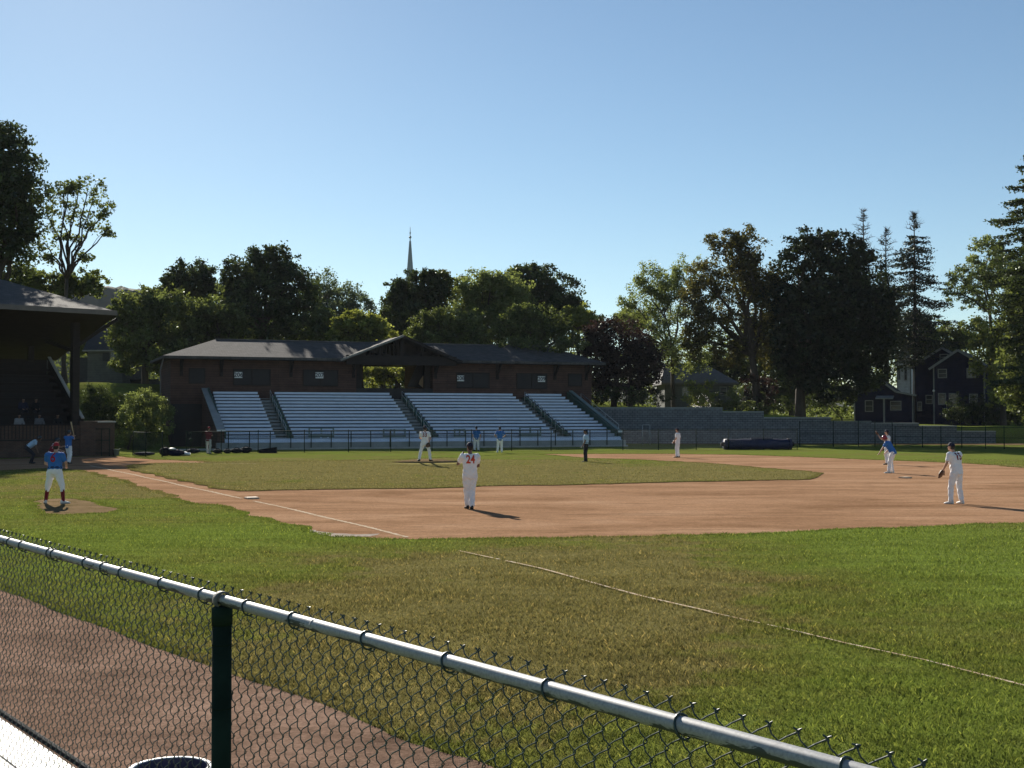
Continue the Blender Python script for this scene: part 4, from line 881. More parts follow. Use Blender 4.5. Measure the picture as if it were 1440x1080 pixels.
# ------------------------------------------------------------------ trees
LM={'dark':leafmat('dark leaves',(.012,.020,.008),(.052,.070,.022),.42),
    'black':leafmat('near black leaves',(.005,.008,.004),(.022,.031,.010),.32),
    'mid':leafmat('mid green leaves',(.034,.052,.016),(.118,.142,.042),.5),
    'light':leafmat('light green leaves',(.058,.082,.028),(.175,.208,.07),.54),
    'lit':leafmat('yellow green leaves',(.05,.07,.016),(.23,.25,.06),.56),
    'olive':leafmat('olive brown leaves',(.022,.022,.008),(.105,.095,.026),.44),
    'purple':leafmat('purple leaves',(.009,.006,.006),(.04,.02,.02),.35),
    'spruce':leafmat('spruce needles',(.007,.011,.007),(.028,.036,.02),.2),
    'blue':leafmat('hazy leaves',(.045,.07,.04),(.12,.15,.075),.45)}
def leaf_quads(P,size,rng,tint,flat=0):
    n=len(P); d1=rng.normal(size=(n,3)); d1[:,2]*=(.55 if flat else .8); d1/=np.linalg.norm(d1,axis=1)[:,None]
    d2=rng.normal(size=(n,3)); d2-=d1*(d1*d2).sum(1)[:,None]; d2/=np.linalg.norm(d2,axis=1)[:,None]
    s=(size*rng.uniform(.6,1.35,n))[:,None]
    V=np.stack([P-d1*s*.5,P+d2*s*.3-d1*s*.05,P+d1*s*.5,P-d2*s*.3-d1*s*.05],1)
    return V.reshape(-1,3),tint
def crown(name,V,T,m,parent):
    n=len(V)//4; me=npmesh(name,V,quads=np.arange(n*4).reshape(n,4)); a=me.attributes.new('tint','FLOAT','FACE'); a.data.foreach_set('value',np.clip(T,0,1).astype(np.float32)); return link(name,me,m,parent)
def limb(mb,a,b,r0,r1,rnd,n=6,sag=.08):
    a=Vector(a); b=Vector(b); L=(b-a).length; m=[]
    for i in range(n+1):
        t=i/n; p=a.lerp(b,t); s=L*sag*math.sin(math.pi*t)
        m.append(p+Vector((rnd.uniform(-1,1)*s*.6,rnd.uniform(-1,1)*s*.6,s*.6)))
    mb.tube(m,[r0+(r1-r0)*i/n for i in range(n+1)],6); return m
TREEN=0
def tree(name,Y,bx,lobes,kind,n,label,leaf=.31,seed=None,tr=.32,dens=1.0,clump=.44,group='trees behind the ballpark',fork=None,sparse=0,by=None,cat='tree',depth=1.0,hole=.18):
    global TREEN; TREEN+=1; seed=seed or TREEN*13+5
    rng=np.random.default_rng(seed); rnd=random.Random(seed)
    p=at(bx,0,Y); gz=float(terrain(p.x,Y)) if by is None else at(bx,by,Y).z
    base=Vector((p.x,Y,gz-.1)); o=empty(name,base,0,label,cat,group)
    L3=[]
    for (px,py,rx,ry) in lobes:
        rx_=rx/F*Y*(1.16 if hole<.2 else 1.08); ry_=ry/F*Y*(1.14 if hole<.2 else 1.06); dy=rng.uniform(-.7,.7)*rx_*depth
        c=at(px,py,Y+dy)-base; L3.append((np.array(c),np.array([rx_,(rx_+ry_)/2*.95,ry_])))
    tot=sum(l[1][0]*l[1][2] for l in L3); C=[];S=[];CT=[]
    for c,r in L3:
        area=r[0]*r[2]; nc=max(8,int(n/36*area/tot*dens)); d=rng.normal(size=(nc,3)); d/=np.linalg.norm(d,axis=1)[:,None]
        u=rng.random(nc)**.27*1.04*np.where(rng.random(nc)<.10,rng.uniform(1.05,1.3,nc),1)
        # uneven outline: radius modulated by direction
        mod=1+.16*np.sin(3.1*d[:,0]+seed)+.14*np.sin(5.3*d[:,2]+seed*.7)+.12*np.sin(7*d[:,1]+4*d[:,0])
        q=c+d*r*(u*mod)[:,None]
        keep=np.sin(q[:,0]*.9+seed)*np.sin(q[:,2]*1.05+seed*2)*np.sin(q[:,1]*.8)<(.62-hole)
        q=q[keep]; C.append(q); S.append(np.full(len(q),clump*min(1.15,max(.65,r[2]/2.2)))); CT.append(rng.normal(.40,.24,len(q)))
    C=np.concatenate(C);S=np.concatenate(S);CT=np.concatenate(CT); per=max(8,int(n*1.08)//len(C))
    idx=np.repeat(np.arange(len(C)),per); off=rng.normal(size=(len(idx),3))*np.array([1,1,.8])
    P=C[idx]+off*S[idx][:,None]*.62
    T=CT[idx]+rng.normal(0,.13,len(idx))
    V,T=leaf_quads(P,np.full(len(P),leaf),rng,T); crown('crown',V,T,LM[kind],o)
    # trunk, limbs, twigs
    mb=MB(); ctr=sum((l[0] for l in L3))/len(L3); top=max(l[0][2] for l in L3)
    fk=Vector((ctr[0]*.35,ctr[1]*.3,max(1.2,min(top*.42,ctr[2]*.6)))) if fork is None else Vector(at(fork[0],fork[1],Y)-base)
    mb.tube([Vector((0,0,-.3)),Vector((0,0,.25)),Vector((fk.x*.4,fk.y*.5,fk.z*.5)),fk],[tr*1.45,tr*1.1,tr*.9,tr*.72],8)
    for c,r in L3:
        m_=limb(mb,fk,c,tr*.55,tr*.16,rnd,7,.1)
        near=C[np.argsort(((C-c)**2/(r**2)).sum(1))]
        for q in near[::max(1,len(near)//9)][:9]:
            if np.linalg.norm((q-c)/r)<1.4: limb(mb,m_[rnd.choice((4,5,6))],q,tr*.14,.012,rnd,4,.1)
    mb.build('trunk',M['bark'],o,True,fix=False); return o
D=tree
D('maple_tree',102,-5,[(-25,225,48,50),(8,212,30,34),(0,285,46,48),(26,270,22,34),(-8,350,50,42),(30,325,20,36),(5,240,40,30),(-40,300,60,80)],'dark',34000,'huge dark green tree at the left edge, rising above the grandstand roof',tr=.5,leaf=.31,group=None)
D('maple_tree',106,93,[(112,258,20,12),(88,276,16,14),(132,282,18,14),(68,306,13,18),(104,300,20,12),(143,302,13,12),(60,340,12,14),(82,330,12,10),(112,335,14,9),(124,262,18,10),(96,266,14,9),(148,326,10,8),(72,362,10,8),(128,318,12,8),(118,360,9,7)],'mid',3600,'slender sparse tree with visible bare limbs beside the huge dark tree',tr=.2,leaf=.27,clump=.5,fork=(94,392),hole=.25,group=None)
D('small_tree',112,97,[(106,398,26,15),(125,402,20,12),(60,398,24,14),(38,390,20,16),(86,405,20,12),(20,396,20,14)],'mid',9000,'low spreading crown under the slender sparse tree at the grandstand roof',tr=.2,group=None)
D('maple_tree',124,208,[(198,442,36,26),(232,452,32,30),(180,472,20,34),(214,482,36,34),(238,426,24,14),(190,430,22,14),(176,505,14,22),(168,440,12,20),(225,500,24,20)],'mid',26000,'leafy mid green tree left of the brown building, its trunk on the grass bank',tr=.35)
D('maple_tree',140,268,[(268,391,30,20),(250,402,20,16),(287,400,17,16),(262,408,26,14)],'dark',14000,'round dark crown just right of the far wooded hill')
D('oak_tree',150,245,[(215,428,20,14),(195,438,18,18),(240,428,30,22),(300,440,40,34)],'mid',16000,'mid green tree low behind the round dark crown')
D('oak_tree',132,372,[(378,376,30,24),(352,398,28,28),(402,404,32,28),(332,412,18,30),(366,440,52,38),(420,436,30,34),(316,448,26,32),(374,358,14,10),(404,378,18,16),(322,386,10,14)],'dark',40000,'tallest dark oak standing behind the left half of the brown building',tr=.5)
D('maple_tree',127,320,[(305,445,28,26),(280,455,30,26),(330,455,20,24),(258,470,24,20)],'mid',15000,'mid green tree at the left foot of the tallest dark oak')
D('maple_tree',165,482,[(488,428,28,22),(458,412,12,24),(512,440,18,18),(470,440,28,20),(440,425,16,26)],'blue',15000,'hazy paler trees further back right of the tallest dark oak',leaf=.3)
D('small_tree',119,508,[(508,458,28,17),(488,464,18,14),(528,464,16,14),(512,474,38,12)],'lit',13000,'bright yellow green round tree just left of the gable peak')
D('small_tree',128,465,[(462,462,22,20),(478,470,14,16),(440,465,20,18)],'mid',8000,'small green tree between the tallest oak and the yellow green one')
D('maple_tree',132,583,[(597,402,26,20),(566,434,20,26),(612,412,16,26),(582,450,34,26),(562,410,14,16),(604,390,18,10)],'dark',26000,'dense dark tree in front of the church spire',tr=.4)
D('birch_tree',150,640,[(632,384,14,7),(645,395,14,9),(628,404,10,10),(640,415,16,10),(625,430,12,12),(655,408,8,8)],'olive',2600,'thin wispy tree right of the church spire',tr=.16,leaf=.25,fork=(638,430),hole=.3)
D('linden_tree',134,688,[(690,406,36,24),(672,432,30,28),(702,444,34,30),(664,460,26,20),(708,415,26,22)],'light',30000,'rounded paler green tree right of the thin wispy tree')
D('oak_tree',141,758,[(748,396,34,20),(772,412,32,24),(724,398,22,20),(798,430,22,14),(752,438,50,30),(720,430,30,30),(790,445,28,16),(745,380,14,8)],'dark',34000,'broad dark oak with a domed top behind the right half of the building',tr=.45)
D('yew_tree',121,622,[(620,460,38,20),(600,470,24,14),(646,466,24,16),(616,446,20,10),(620,484,55,12)],'mid',18000,'low wide bushy tree right of the gable peak',leaf=.22)
D('yew_tree',122,742,[(742,455,40,22),(712,466,28,16),(770,462,28,20),(735,440,20,10),(795,474,18,12),(742,486,60,11)],'mid',22000,'low wide bushy tree above the right roof ridge',leaf=.22)
D('small_tree',131,816,[(815,446,22,12),(800,452,14,10),(832,456,14,12)],'lit',6500,'small bright green crown between the domed oak and the purple tree')
D('beech_tree',123,862,[(862,482,40,30),(888,512,36,30),(836,510,26,34),(905,498,20,24),(870,535,44,20),(842,470,20,16),(915,520,16,20)],'purple',32000,'dark purple leaved beech at the right end of the brown building',tr=.3,leaf=.22)
D('locust_tree',131,945,[(912,398,26,22),(884,424,16,10),(942,428,30,28),(900,446,32,22),(962,388,22,20),(930,482,30,26),(880,455,14,14),(960,510,20,18),(935,405,24,22),(985,505,14,20)],'light',22000,'airy light green leaning tree with dark stems left of the big maples',tr=.22,leaf=.22,fork=(945,500),clump=.5,hole=.22)
D('maple_tree',121,1063,[(1018,342,26,20),(1054,348,20,24),(992,398,28,28),(1036,406,36,32),(1004,448,32,26),(1062,452,28,38),(1024,492,28,18),(970,425,20,22),(1066,400,18,24),(975,480,18,26),(1082,405,16,30),(1080,470,18,40),(1045,375,20,20)],'olive',40000,'tall brownish green maple with several dark trunks',tr=.42,fork=(1058,500),leaf=.24,hole=.22)
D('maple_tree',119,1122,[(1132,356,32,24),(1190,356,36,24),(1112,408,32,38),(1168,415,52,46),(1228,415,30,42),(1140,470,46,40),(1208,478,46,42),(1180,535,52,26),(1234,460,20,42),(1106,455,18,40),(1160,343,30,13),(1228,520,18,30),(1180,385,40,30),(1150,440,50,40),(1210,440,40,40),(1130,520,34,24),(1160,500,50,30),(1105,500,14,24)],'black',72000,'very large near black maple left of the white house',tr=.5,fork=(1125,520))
D('elm_tree',136,1395,[(1388,352,26,18),(1350,394,20,18),(1402,396,28,24),(1370,420,22,12),(1340,410,14,12),(1410,370,18,22),(1380,380,22,18)],'light',11000,'pale open crowned elm above the blue house, sky showing through it',tr=.24,fork=(1392,440),leaf=.25,hole=.26)
D('maple_tree',142,1345,[(1340,478,26,18),(1318,490,18,14),(1368,470,20,16),(1300,470,22,16)],'mid',11000,'small green tree directly behind the blue house roof')
D('maple_tree',128,1405,[(1402,476,26,24),(1385,500,18,20),(1420,505,22,26),(1412,540,20,22),(1440,480,20,40)],'lit',16000,'lit yellowish tree close to the right side of the blue house')
D('maple_tree',108,1450,[(1448,420,26,44),(1432,460,22,26),(1440,510,24,40),(1474,490,30,60),(1430,395,16,14),(1446,555,26,24)],'mid',26000,'big green tree on the right edge under the drooping spruce boughs',group=None)
D('maple_tree',168,1265,[(1255,470,20,26),(1285,460,22,20),(1300,490,20,16)],'dark',9000,'dark tree in the gap behind the white house')
# tree mass further back closing the gaps
k=0
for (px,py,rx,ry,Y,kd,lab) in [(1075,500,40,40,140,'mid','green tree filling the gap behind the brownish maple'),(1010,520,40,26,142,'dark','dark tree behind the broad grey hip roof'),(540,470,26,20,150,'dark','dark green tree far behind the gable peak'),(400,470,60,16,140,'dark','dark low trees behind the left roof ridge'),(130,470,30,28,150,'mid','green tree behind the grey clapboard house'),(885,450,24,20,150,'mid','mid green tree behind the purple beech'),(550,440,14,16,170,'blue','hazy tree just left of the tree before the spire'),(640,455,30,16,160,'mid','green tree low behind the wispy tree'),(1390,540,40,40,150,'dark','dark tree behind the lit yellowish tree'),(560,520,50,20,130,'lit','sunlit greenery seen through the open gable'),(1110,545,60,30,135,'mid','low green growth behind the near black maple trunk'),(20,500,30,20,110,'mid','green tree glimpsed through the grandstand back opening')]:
    D('tree',Y,px,[(px,py,rx*.7,ry*.75),(px-rx*.5,py+ry*.3,rx*.5,ry*.6),(px+rx*.5,py+ry*.25,rx*.5,ry*.6)],kd,9000,lab,leaf=.28)
# shrubs
def shrub(px,py,lobes,Y,kd,lab,n=6000,leaf=.16,gr_='shrubs on the banks'): return D('shrub',Y,px,lobes,kd,n,lab,leaf=leaf,tr=.06,clump=.32,group=gr_,cat='shrub',by=py)
shrub(205,632,[(212,575,26,20),(190,590,22,20),(222,598,18,18),(200,562,18,12),(232,580,10,14),(205,612,22,14)],97,'light','lit silvery green shrub between the grandstand and the bleachers',15000,.15)
shrub(150,628,[(150,575,24,26),(130,560,16,20),(168,590,18,24),(140,600,24,20),(124,590,12,24)],99,'dark','dark shrub mass right of the grandstand end wall',13000)
shrub(185,632,[(188,624,10,8),(200,626,10,7)],95,'mid','small low shrub under the lit silvery one',1800)
shrub(985,577,[(985,545,15,10),(990,558,14,10),(975,560,12,9)],118.5,'lit','small yellow green bush on the bank before the grey hip roof',3000)
shrub(1033,575,[(1033,553,8,7),(1036,563,9,8)],119,'light','pale small bush right of the yellow green one',1400)
shrub(1060,578,[(1010,570,24,5),(1050,573,24,6),(1080,578,20,6)],119.5,'mid','row of low weeds along the top of the block wall',3500)
for i,(px,py,lab) in enumerate(((1345,585,'dark bush under the left windows of the blue house'),(1368,585,'dark bush with pale flowers at the right windows of the blue house'),(1398,588,'dark bush at the right corner of the blue house'),(1425,590,'dark bush right of the blue house under the big tree'))):
    shrub(px,py+8,[(px,py-12,15,14),(px-8,py,12,9),(px+8,py-2,12,10)],130,'dark',lab,4000)
shrub(1180,590,[(1180,560,26,16),(1150,565,18,12),(1100,570,16,8)],121,'dark','dark undergrowth at the foot of the near black maple',5000)
shrub(880,565,[(880,556,36,10),(915,560,26,8),(850,556,20,10)],119.5,'dark','dark undergrowth below the purple beech',5000)
shrub(1060,560,[(1062,545,16,18),(1080,550,14,16)],121,'purple','reddish dark bush beside the dark trunks',3500)
# spruces
def spruce(Y,px,ptop,pbot,wpx,label,n=9000,bare=.0,kd='spruce',seed=1,group='spruces',lean=0,droop=.28,steps=26,openn=.35):
    rng=np.random.default_rng(seed); rnd=random.Random(seed); p=at(px,0,Y); gz=float(terrain(p.x,Y)); base=Vector((p.x,Y,gz-.1))
    o=empty('spruce_tree',base,0,label,'tree',group); H=at(px,ptop,Y).z-base.z; hb=at(px,pbot,Y).z-base.z; W=wpx/F*Y
    mb=MB(); mb.tube([(0,0,0),(lean*.5,0,H*.5),(lean,0,H)],[.32,.2,.02],7); P=[];T=[]
    for i in range(steps):
        t=(i+rnd.random()*.6)/steps; z=hb+(H-hb)*t; isb=t>1-bare; L0=min(W,.52*(H-z))*.95+.12
        for k in range(rnd.randint(4,6)):
            a=rnd.random()*6.283; L=L0*rnd.uniform(.35,1.15); dr=droop*L*rnd.uniform(.5,1.3)*(1 if not isb else -1.1)
            s=Vector((lean*t,0,z)); pts=[]
            for q in range(6):
                u=q/5; pts.append(s+Vector((math.cos(a)*L*u,math.sin(a)*L*u,-dr*u+ .45*dr*u*u*u+.15*L*u*(1 if t>.8 else 0))))
            mb.tube(pts,[(.05 if not isb else .05)*(1-.6*u/5)*(1-t*.3) for u in range(6)],4,False)
            nb=int(n/steps/5*(L/W+.2)*(0 if t>1-bare and rnd.random()<.85 else 1))
            for _ in range(nb):
                u=rnd.random()**.7*5; q=int(min(u,4)); b=pts[q].lerp(pts[q+1],u-q)
                P.append((b.x+rnd.gauss(0,.10+.07*L),b.y+rnd.gauss(0,.10+.07*L),b.z-abs(rnd.gauss(0,.22))*(1 if rnd.random()<openn+.4 else .4))); T.append(rnd.gauss(.42,.2))
            if t>1-bare:
                for _ in range(7):
                    u=rnd.uniform(.8,4.9); q=int(u); b=pts[q].lerp(pts[q+1],u-q); mb.tube([b,b+Vector((rnd.uniform(-.45,.45),rnd.uniform(-.45,.45),rnd.uniform(.05,.5)))],[.020,.010],3,False)
    mb.build('trunk',M['bark'],o,True,fix=False)
    P=np.array(P); V,T=leaf_quads(P,np.full(len(P),.24),rng,np.array(T),1); crown('crown',V,T,LM[kd],o)
spruce(138,1283,298,510,58,'tall dark spruce with a bare spiky top right of the near black maple',24000,.14,seed=3,droop=.42,steps=36)
spruce(152,1212,294,480,34,'dead topped spruce whose bare tip rises above the near black maple',2500,.8,seed=5,droop=.16,steps=34)
spruce(148,1243,318,500,40,'thinning spruce between the dead topped one and the tall dark one',7000,.35,seed=8,droop=.24,steps=24)
spruce(101,1447,206,530,88,'spruce with drooping boughs cut by the right edge of the picture',36000,.0,kd='dark',seed=11,droop=.22,steps=22)
# ------------------------------------------------------------------ wood behind everything, read as one mass
rng=np.random.default_rng(77); cc=[]
for px in np.arange(90,1560,7.5):
    Yw=rng.uniform(160,182); topy=np.interp(px,[90,200,300,450,600,700,830,870,1000,1300,1560],[455,445,436,446,452,452,470,484,462,466,462])+rng.uniform(-8,14)
    q=at(px,topy,Yw); g0=float(terrain(q.x,Yw))
    for z in np.arange(g0+.6,q.z,1.5): cc.append((q.x+rng.normal(0,.5),Yw+rng.normal(0,1.0),z,rng.normal(.42,.16)))
cc=np.array(cc); idx=np.repeat(np.arange(len(cc)),40); P=cc[idx,:3]+rng.normal(size=(len(idx),3))*np.array([.95,.95,.75])
V,T=leaf_quads(P,np.full(len(P),.5),rng,cc[idx,3]+rng.normal(0,.14,len(idx)))
tag(crown('woodland',V,T,LM['mid'],None),'distant wood closing the view between and below the nearer trees','woodland',kind='stuff')
# ------------------------------------------------------------------ far wooded hill
rng=np.random.default_rng(4); hx=np.linspace(-900,700,560); hy=np.linspace(620,960,90)
XX,YY=np.meshgrid(hx,hy)
pxx=720+F*XX/700
ridge=np.interp(pxx,[-1400,-300,0,100,180,230,300,420,520,600,680,900,1600,2400],[400,380,386,390,396,408,425,440,436,448,490,540,545,545])
top=(HOR-ridge)/F*700+CAMZ; tt=np.clip((YY-630)/100,0,1)**.7*np.clip(1-(YY-760)/400,.4,1)
Z=top*tt; cr=np.zeros_like(Z)
for i in range(5):
    f=.16*(1.55**i); a,b,c,d=rng.uniform(0,6,4); cr+=np.sin(XX*f+a+1.7*np.sin(YY*f*.6+c))*np.sin(YY*f*.9+b+1.3*np.sin(XX*f*.7+d))/(1.3**i)
Z+=np.abs(cr)*1.5*tt+rng.uniform(-.9,.9,Z.shape)*tt*1.1
nx,ny=len(hx),len(hy); I,J=np.meshgrid(np.arange(nx-1),np.arange(ny-1)); b0=(J*nx+I).ravel()
hm=npmesh('hill',np.stack([XX,YY,Z-2],-1).reshape(-1,3),quads=np.stack([b0,b0+1,b0+nx+1,b0+nx],1))
M['hill']=mat('wooded hill',(.035,.055,.028),.95,(.012,.02,.011),.09,bump=.8,bscale=.4)
tag(link('hill',hm,M['hill']),kind='structure')
# ------------------------------------------------------------------ air
HAZE=.00007
if HAZE:
    h=MB(); h.box(-1060,1060,-60,1060,-1.2,140); m,nt,out=newmat('haze'); v=N(nt,'ShaderNodeVolumePrincipled'); v.inputs['Density'].default_value=HAZE; v.inputs['Color'].default_value=(.86,.91,1,1); v.inputs['Anisotropy'].default_value=0
    nt.links.new(v.outputs[0],out.inputs['Volume']); tag(h.build('haze',m),kind='stuff',label='thin pale air haze over the whole ballpark',cat='haze')
# ------------------------------------------------------------------ people
SKIN=mat('skin',(.46,.27,.19),.55,(.38,.21,.15),9); SKIN2=mat('darker skin',(.20,.11,.075),.55,(.15,.085,.06),9)
def cloth_m(n,c): return mat(n,c,.85,tuple(x*.86 for x in c),5,bump=.25,bscale=14)
CM={'blue':cloth_m('blue jersey cloth',(.035,.15,.44)),'white':cloth_m('white uniform cloth',(.84,.83,.84)),'dimwhite':cloth_m('shaded white shirt cloth',(.22,.22,.23)),'dimgrey':cloth_m('shaded grey shirt cloth',(.12,.12,.13)),'lightblue':cloth_m('light blue shirt cloth',(.40,.54,.68)),'dark':cloth_m('charcoal trousers cloth',(.022,.022,.03)),  # spectator shirt colours darkened to paint in the shade of the stand
    'grey':cloth_m('grey trousers cloth',(.48,.48,.50)),'maroon':cloth_m('maroon jersey cloth',(.13,.018,.03)),'redsock':cloth_m('dark red sock cloth',(.17,.012,.022)),'red':cloth_m('red cloth',(.30,.018,.03)),'navy':cloth_m('navy cloth',(.014,.016,.04)),
    'black':cloth_m('black cloth',(.01,.01,.012)),'shoe_white':mat('white shoe',(.66,.65,.63),.5),'shoe_black':mat('black shoe',(.015,.014,.014),.5),'orange':mat('red orange lettering',(.62,.07,.025),.7),'redno':mat('red lettering',(.36,.018,.035),.7),'maroonno':mat('dark red lettering',(.22,.015,.03),.7),
    'leather':mat('glove leather',(.10,.045,.022),.55,(.06,.028,.014),8),'wood':mat('bat wood',(.55,.38,.2),.4),'hair':mat('brown hair',(.03,.02,.014),.7),'pad':mat('catcher pad',(.25,.018,.03),.5),'steel':M['steel'],'blackpl':mat('black plastic',(.012,.012,.014),.25,spec=.6),'redpl':mat('red helmet shell',(.30,.015,.03),.25,spec=.6)}
def cap_(mb,a,b,ra,rb,n=14):
    a=Vector(a);b=Vector(b); t=(b-a); L=t.length; t=t/L if L>1e-6 else Vector((0,0,1)); u=t.orthogonal().normalized(); w=t.cross(u); rings=[]
    def ring(c,r): return [c+(u*math.cos(6.28318*k/n)+w*math.sin(6.28318*k/n))*max(r,.001) for k in range(n)]
    for k in range(5): th=math.pi/2*(1-k/4); rings.append(ring(a-t*ra*math.sin(th),ra*math.cos(th)))
    for k in (1,2,3): rings.append(ring(a.lerp(b,k/4),ra+(rb-ra)*k/4))
    for k in range(5): th=math.pi/2*k/4; rings.append(ring(b+t*rb*math.sin(th),rb*math.cos(th)))
    mb.loft(rings)
def oval(mb,secs,n=18):
    """secs: (centre, lateral dir, rx, ry, axis)"""
    rings=[]
    for c,lat,rx,ry,ax in secs:
        c=Vector(c); ax=Vector(ax).normalized(); lat=Vector(lat); lat=(lat-ax*lat.dot(ax)).normalized(); fw=ax.cross(lat)
        rings.append([c+lat*rx*math.cos(6.28318*k/n)+fw*ry*math.sin(6.28318*k/n) for k in range(n)])
    mb.loft(rings)
def fuse(mb,name,m,parent,vox=.012,it=5,fac=.5,fold=0):
    me=mb.mesh('tmp',fix=True); o=bpy.data.objects.new('tmp',me); COL.objects.link(o)
    r=o.modifiers.new('r','REMESH'); r.mode='VOXEL'; r.voxel_size=vox
    if it: s=o.modifiers.new('s','SMOOTH'); s.factor=fac; s.iterations=it
    bpy.context.view_layer.update(); ev=o.evaluated_get(bpy.context.evaluated_depsgraph_get())
    nm=bpy.data.meshes.new_from_object(ev); bpy.data.objects.remove(o); bpy.data.meshes.remove(me); nm.name=name; nm.materials.clear()
    if fold:
        n=len(nm.vertices); co=np.empty(n*3,np.float32); nm.vertices.foreach_get('co',co); no=np.empty(n*3,np.float32); nm.vertices.foreach_get('normal',no); co=co.reshape(-1,3); no=no.reshape(-1,3); x,y,z=co.T; s=len(bpy.data.objects)*.7
        dsp=np.sin(z*34+7*np.sin(x*9+s)+5*np.sin(y*11))*.5+np.sin(z*61+x*43+s)*.3+np.sin(x*47-z*19+y*31+s)*.4
        co+=no*(dsp*fold)[:,None]; nm.vertices.foreach_set('co',co.ravel()); nm.update()
    nm.polygons.foreach_set('use_smooth',[True]*len(nm.polygons)); return link(name,nm,m,parent)
STAND=dict(pel=(0,0,.97),chest=(0,.0,1.33),neck=(0,-.01,1.52),head=(0,.03,1.68),
 hR=(.10,0,.93),hL=(-.10,0,.93),kR=(.13,.03,.51),kL=(-.13,.03,.51),aR=(.14,-.02,.09),aL=(-.14,-.02,.09),
 sR=(.195,-.01,1.44),sL=(-.195,-.01,1.44),eR=(.27,-.03,1.17),eL=(-.27,-.03,1.17),wR=(.27,.05,.92),wL=(-.27,.05,.92),
 fR=(.15,1),fL=(-.15,1),look=(0,1,0))
def person(label,loc,head,pose,jersey='white',pants='white',cap='navy',shoe='shoe_black',skin=None,number=None,numcol='orange',socks=None,scale=1.0,glove=None,helmet=False,bulk=1.0,vox=.012,sleeves=.62,belt=None,hair=True,group='people on the ballfield',pantsend=1.0,brim=True,pad=None,numsize=.225):
    J=dict(STAND); J.update(pose); V=lambda k:Vector(J[k])
    skin=skin or SKIN; o=empty('person',loc,head,label,'person',group); o.scale=(scale,)*3
    up=(V('neck')-V('pel')).normalized(); lat=(V('sR')-V('sL')).normalized(); hl=(V('hR')-V('hL')).normalized(); look=Vector(J['look']).normalized()
    pel,che,nec,hd=V('pel'),V('chest'),V('neck'),V('head'); B=bulk
    def torso(mb,e,lo=-.06,hi=True):
        w=pel.lerp(che,.45)
        oval(mb,[(pel-up*(.08-lo),hl,.155*B+e,.115*B+e,up),(pel+up*.04,hl,.172*B+e,.128*B+e,up),(w,(hl+lat)/2,.158*B+e,.122*B+e,up),(che-up*.04,lat,.180*B+e,.132*B+e,up),(che+up*.06,lat,.192*B+e,.126*B+e,up),(nec-up*.07,lat,.150+e,.088+e,up),(nec-up*.015,lat,.075+e*.5,.068+e*.5,up)])
        for s in 'RL': cap_(mb,V('s'+s)-up*.02,che.lerp(V('s'+s),.55)+up*.02,.07*B+e,.08+e)
    # body
    mb=MB(); torso(mb,-.012,.04); cap_(mb,nec-up*.05,hd-up*.05,.058,.056)
    ax=(hd-nec).normalized(); rt=look.cross(Vector((0,0,1))); rt=rt.normalized() if rt.length>.1 else Vector((1,0,0)); hu=rt.cross(look).normalized()
    def hp(x,y,z): return hd+rt*x+look*y+hu*z
    oval(mb,[(hp(0,.02,-.115),rt,.035,.04,hu),(hp(0,.018,-.095),rt,.055,.065,hu),(hp(0,.008,-.05),rt,.068,.086,hu),(hp(0,0,0),rt,.076,.097,hu),(hp(0,-.006,.05),rt,.076,.098,hu),(hp(0,-.008,.09),rt,.058,.076,hu),(hp(0,-.008,.112),rt,.025,.03,hu)])
    cap_(mb,hp(0,.098,.01),hp(0,.112,-.03),.010,.016,8); cap_(mb,hp(-.02,.088,-.07),hp(.02,.088,-.07),.012,.012,8)
    for s in (-1,1): oval(mb,[(hp(s*.072,-.01,-.035),look,.012,.008,hu),(hp(s*.08,-.014,-.005),look,.024,.010,hu),(hp(s*.078,-.016,.028),look,.014,.008,hu)],10)
    for s in 'RL':
        sg=1 if s=='R' else -1
        cap_(mb,V('s'+s),V('e'+s),.052*B,.042); cap_(mb,V('e'+s),V('w'+s),.043,.028)
        fa=(V('w'+s)-V('e'+s)).normalized(); sd=fa.cross(Vector((0,1,0)));  sd=sd.normalized() if sd.length>.2 else Vector((1,0,0)); nm_=fa.cross(sd)
        w0=V('w'+s); pm=w0+fa*.085; cap_(mb,w0+fa*.01,pm,.028,.032)
        for i,(ofs,ln) in enumerate(((-.030,.062),(-.010,.075),(.011,.07),(.030,.055))):
            k0=pm+sd*ofs+fa*.02; k1=k0+fa*ln*.55+nm_*.012*sg; k2=k1+fa*ln*.35+nm_*.026*sg; cap_(mb,k0,k1,.0095,.009,7); cap_(mb,k1,k2,.009,.008,7)
        t0=w0+fa*.035+sd*.03; cap_(mb,t0,t0+fa*.04+sd*.022,.013,.010,7); cap_(mb,t0+fa*.04+sd*.022,t0+fa*.068+sd*.02+nm_*.012*sg,.010,.009,7)
        cap_(mb,V('h'+s),V('k'+s),.078*B,.052); cap_(mb,V('k'+s),V('a'+s)+Vector((0,0,.02)),.052,.036)
        f2=Vector((J['f'+s][0],J['f'+s][1],0)).normalized(); cap_(mb,V('a'+s)-Vector((0,0,.045)),V('a'+s)+f2*.15-Vector((0,0,.055)),.036,.026)
    fuse(mb,'body',skin,o,vox,4)
    # jersey
    mb=MB(); torso(mb,.020,.13 if belt else -.06)
    for s in 'RL':
        e=V('s'+s).lerp(V('e'+s),sleeves); cap_(mb,V('s'+s)-up*.005,e,.078*B,.068)
        if sleeves>1: cap_(mb,V('e'+s),V('e'+s).lerp(V('w'+s),.9),.055,.044)
    jo=fuse(mb,'jersey',CM[jersey],o,max(vox,.013),5,fold=.009)
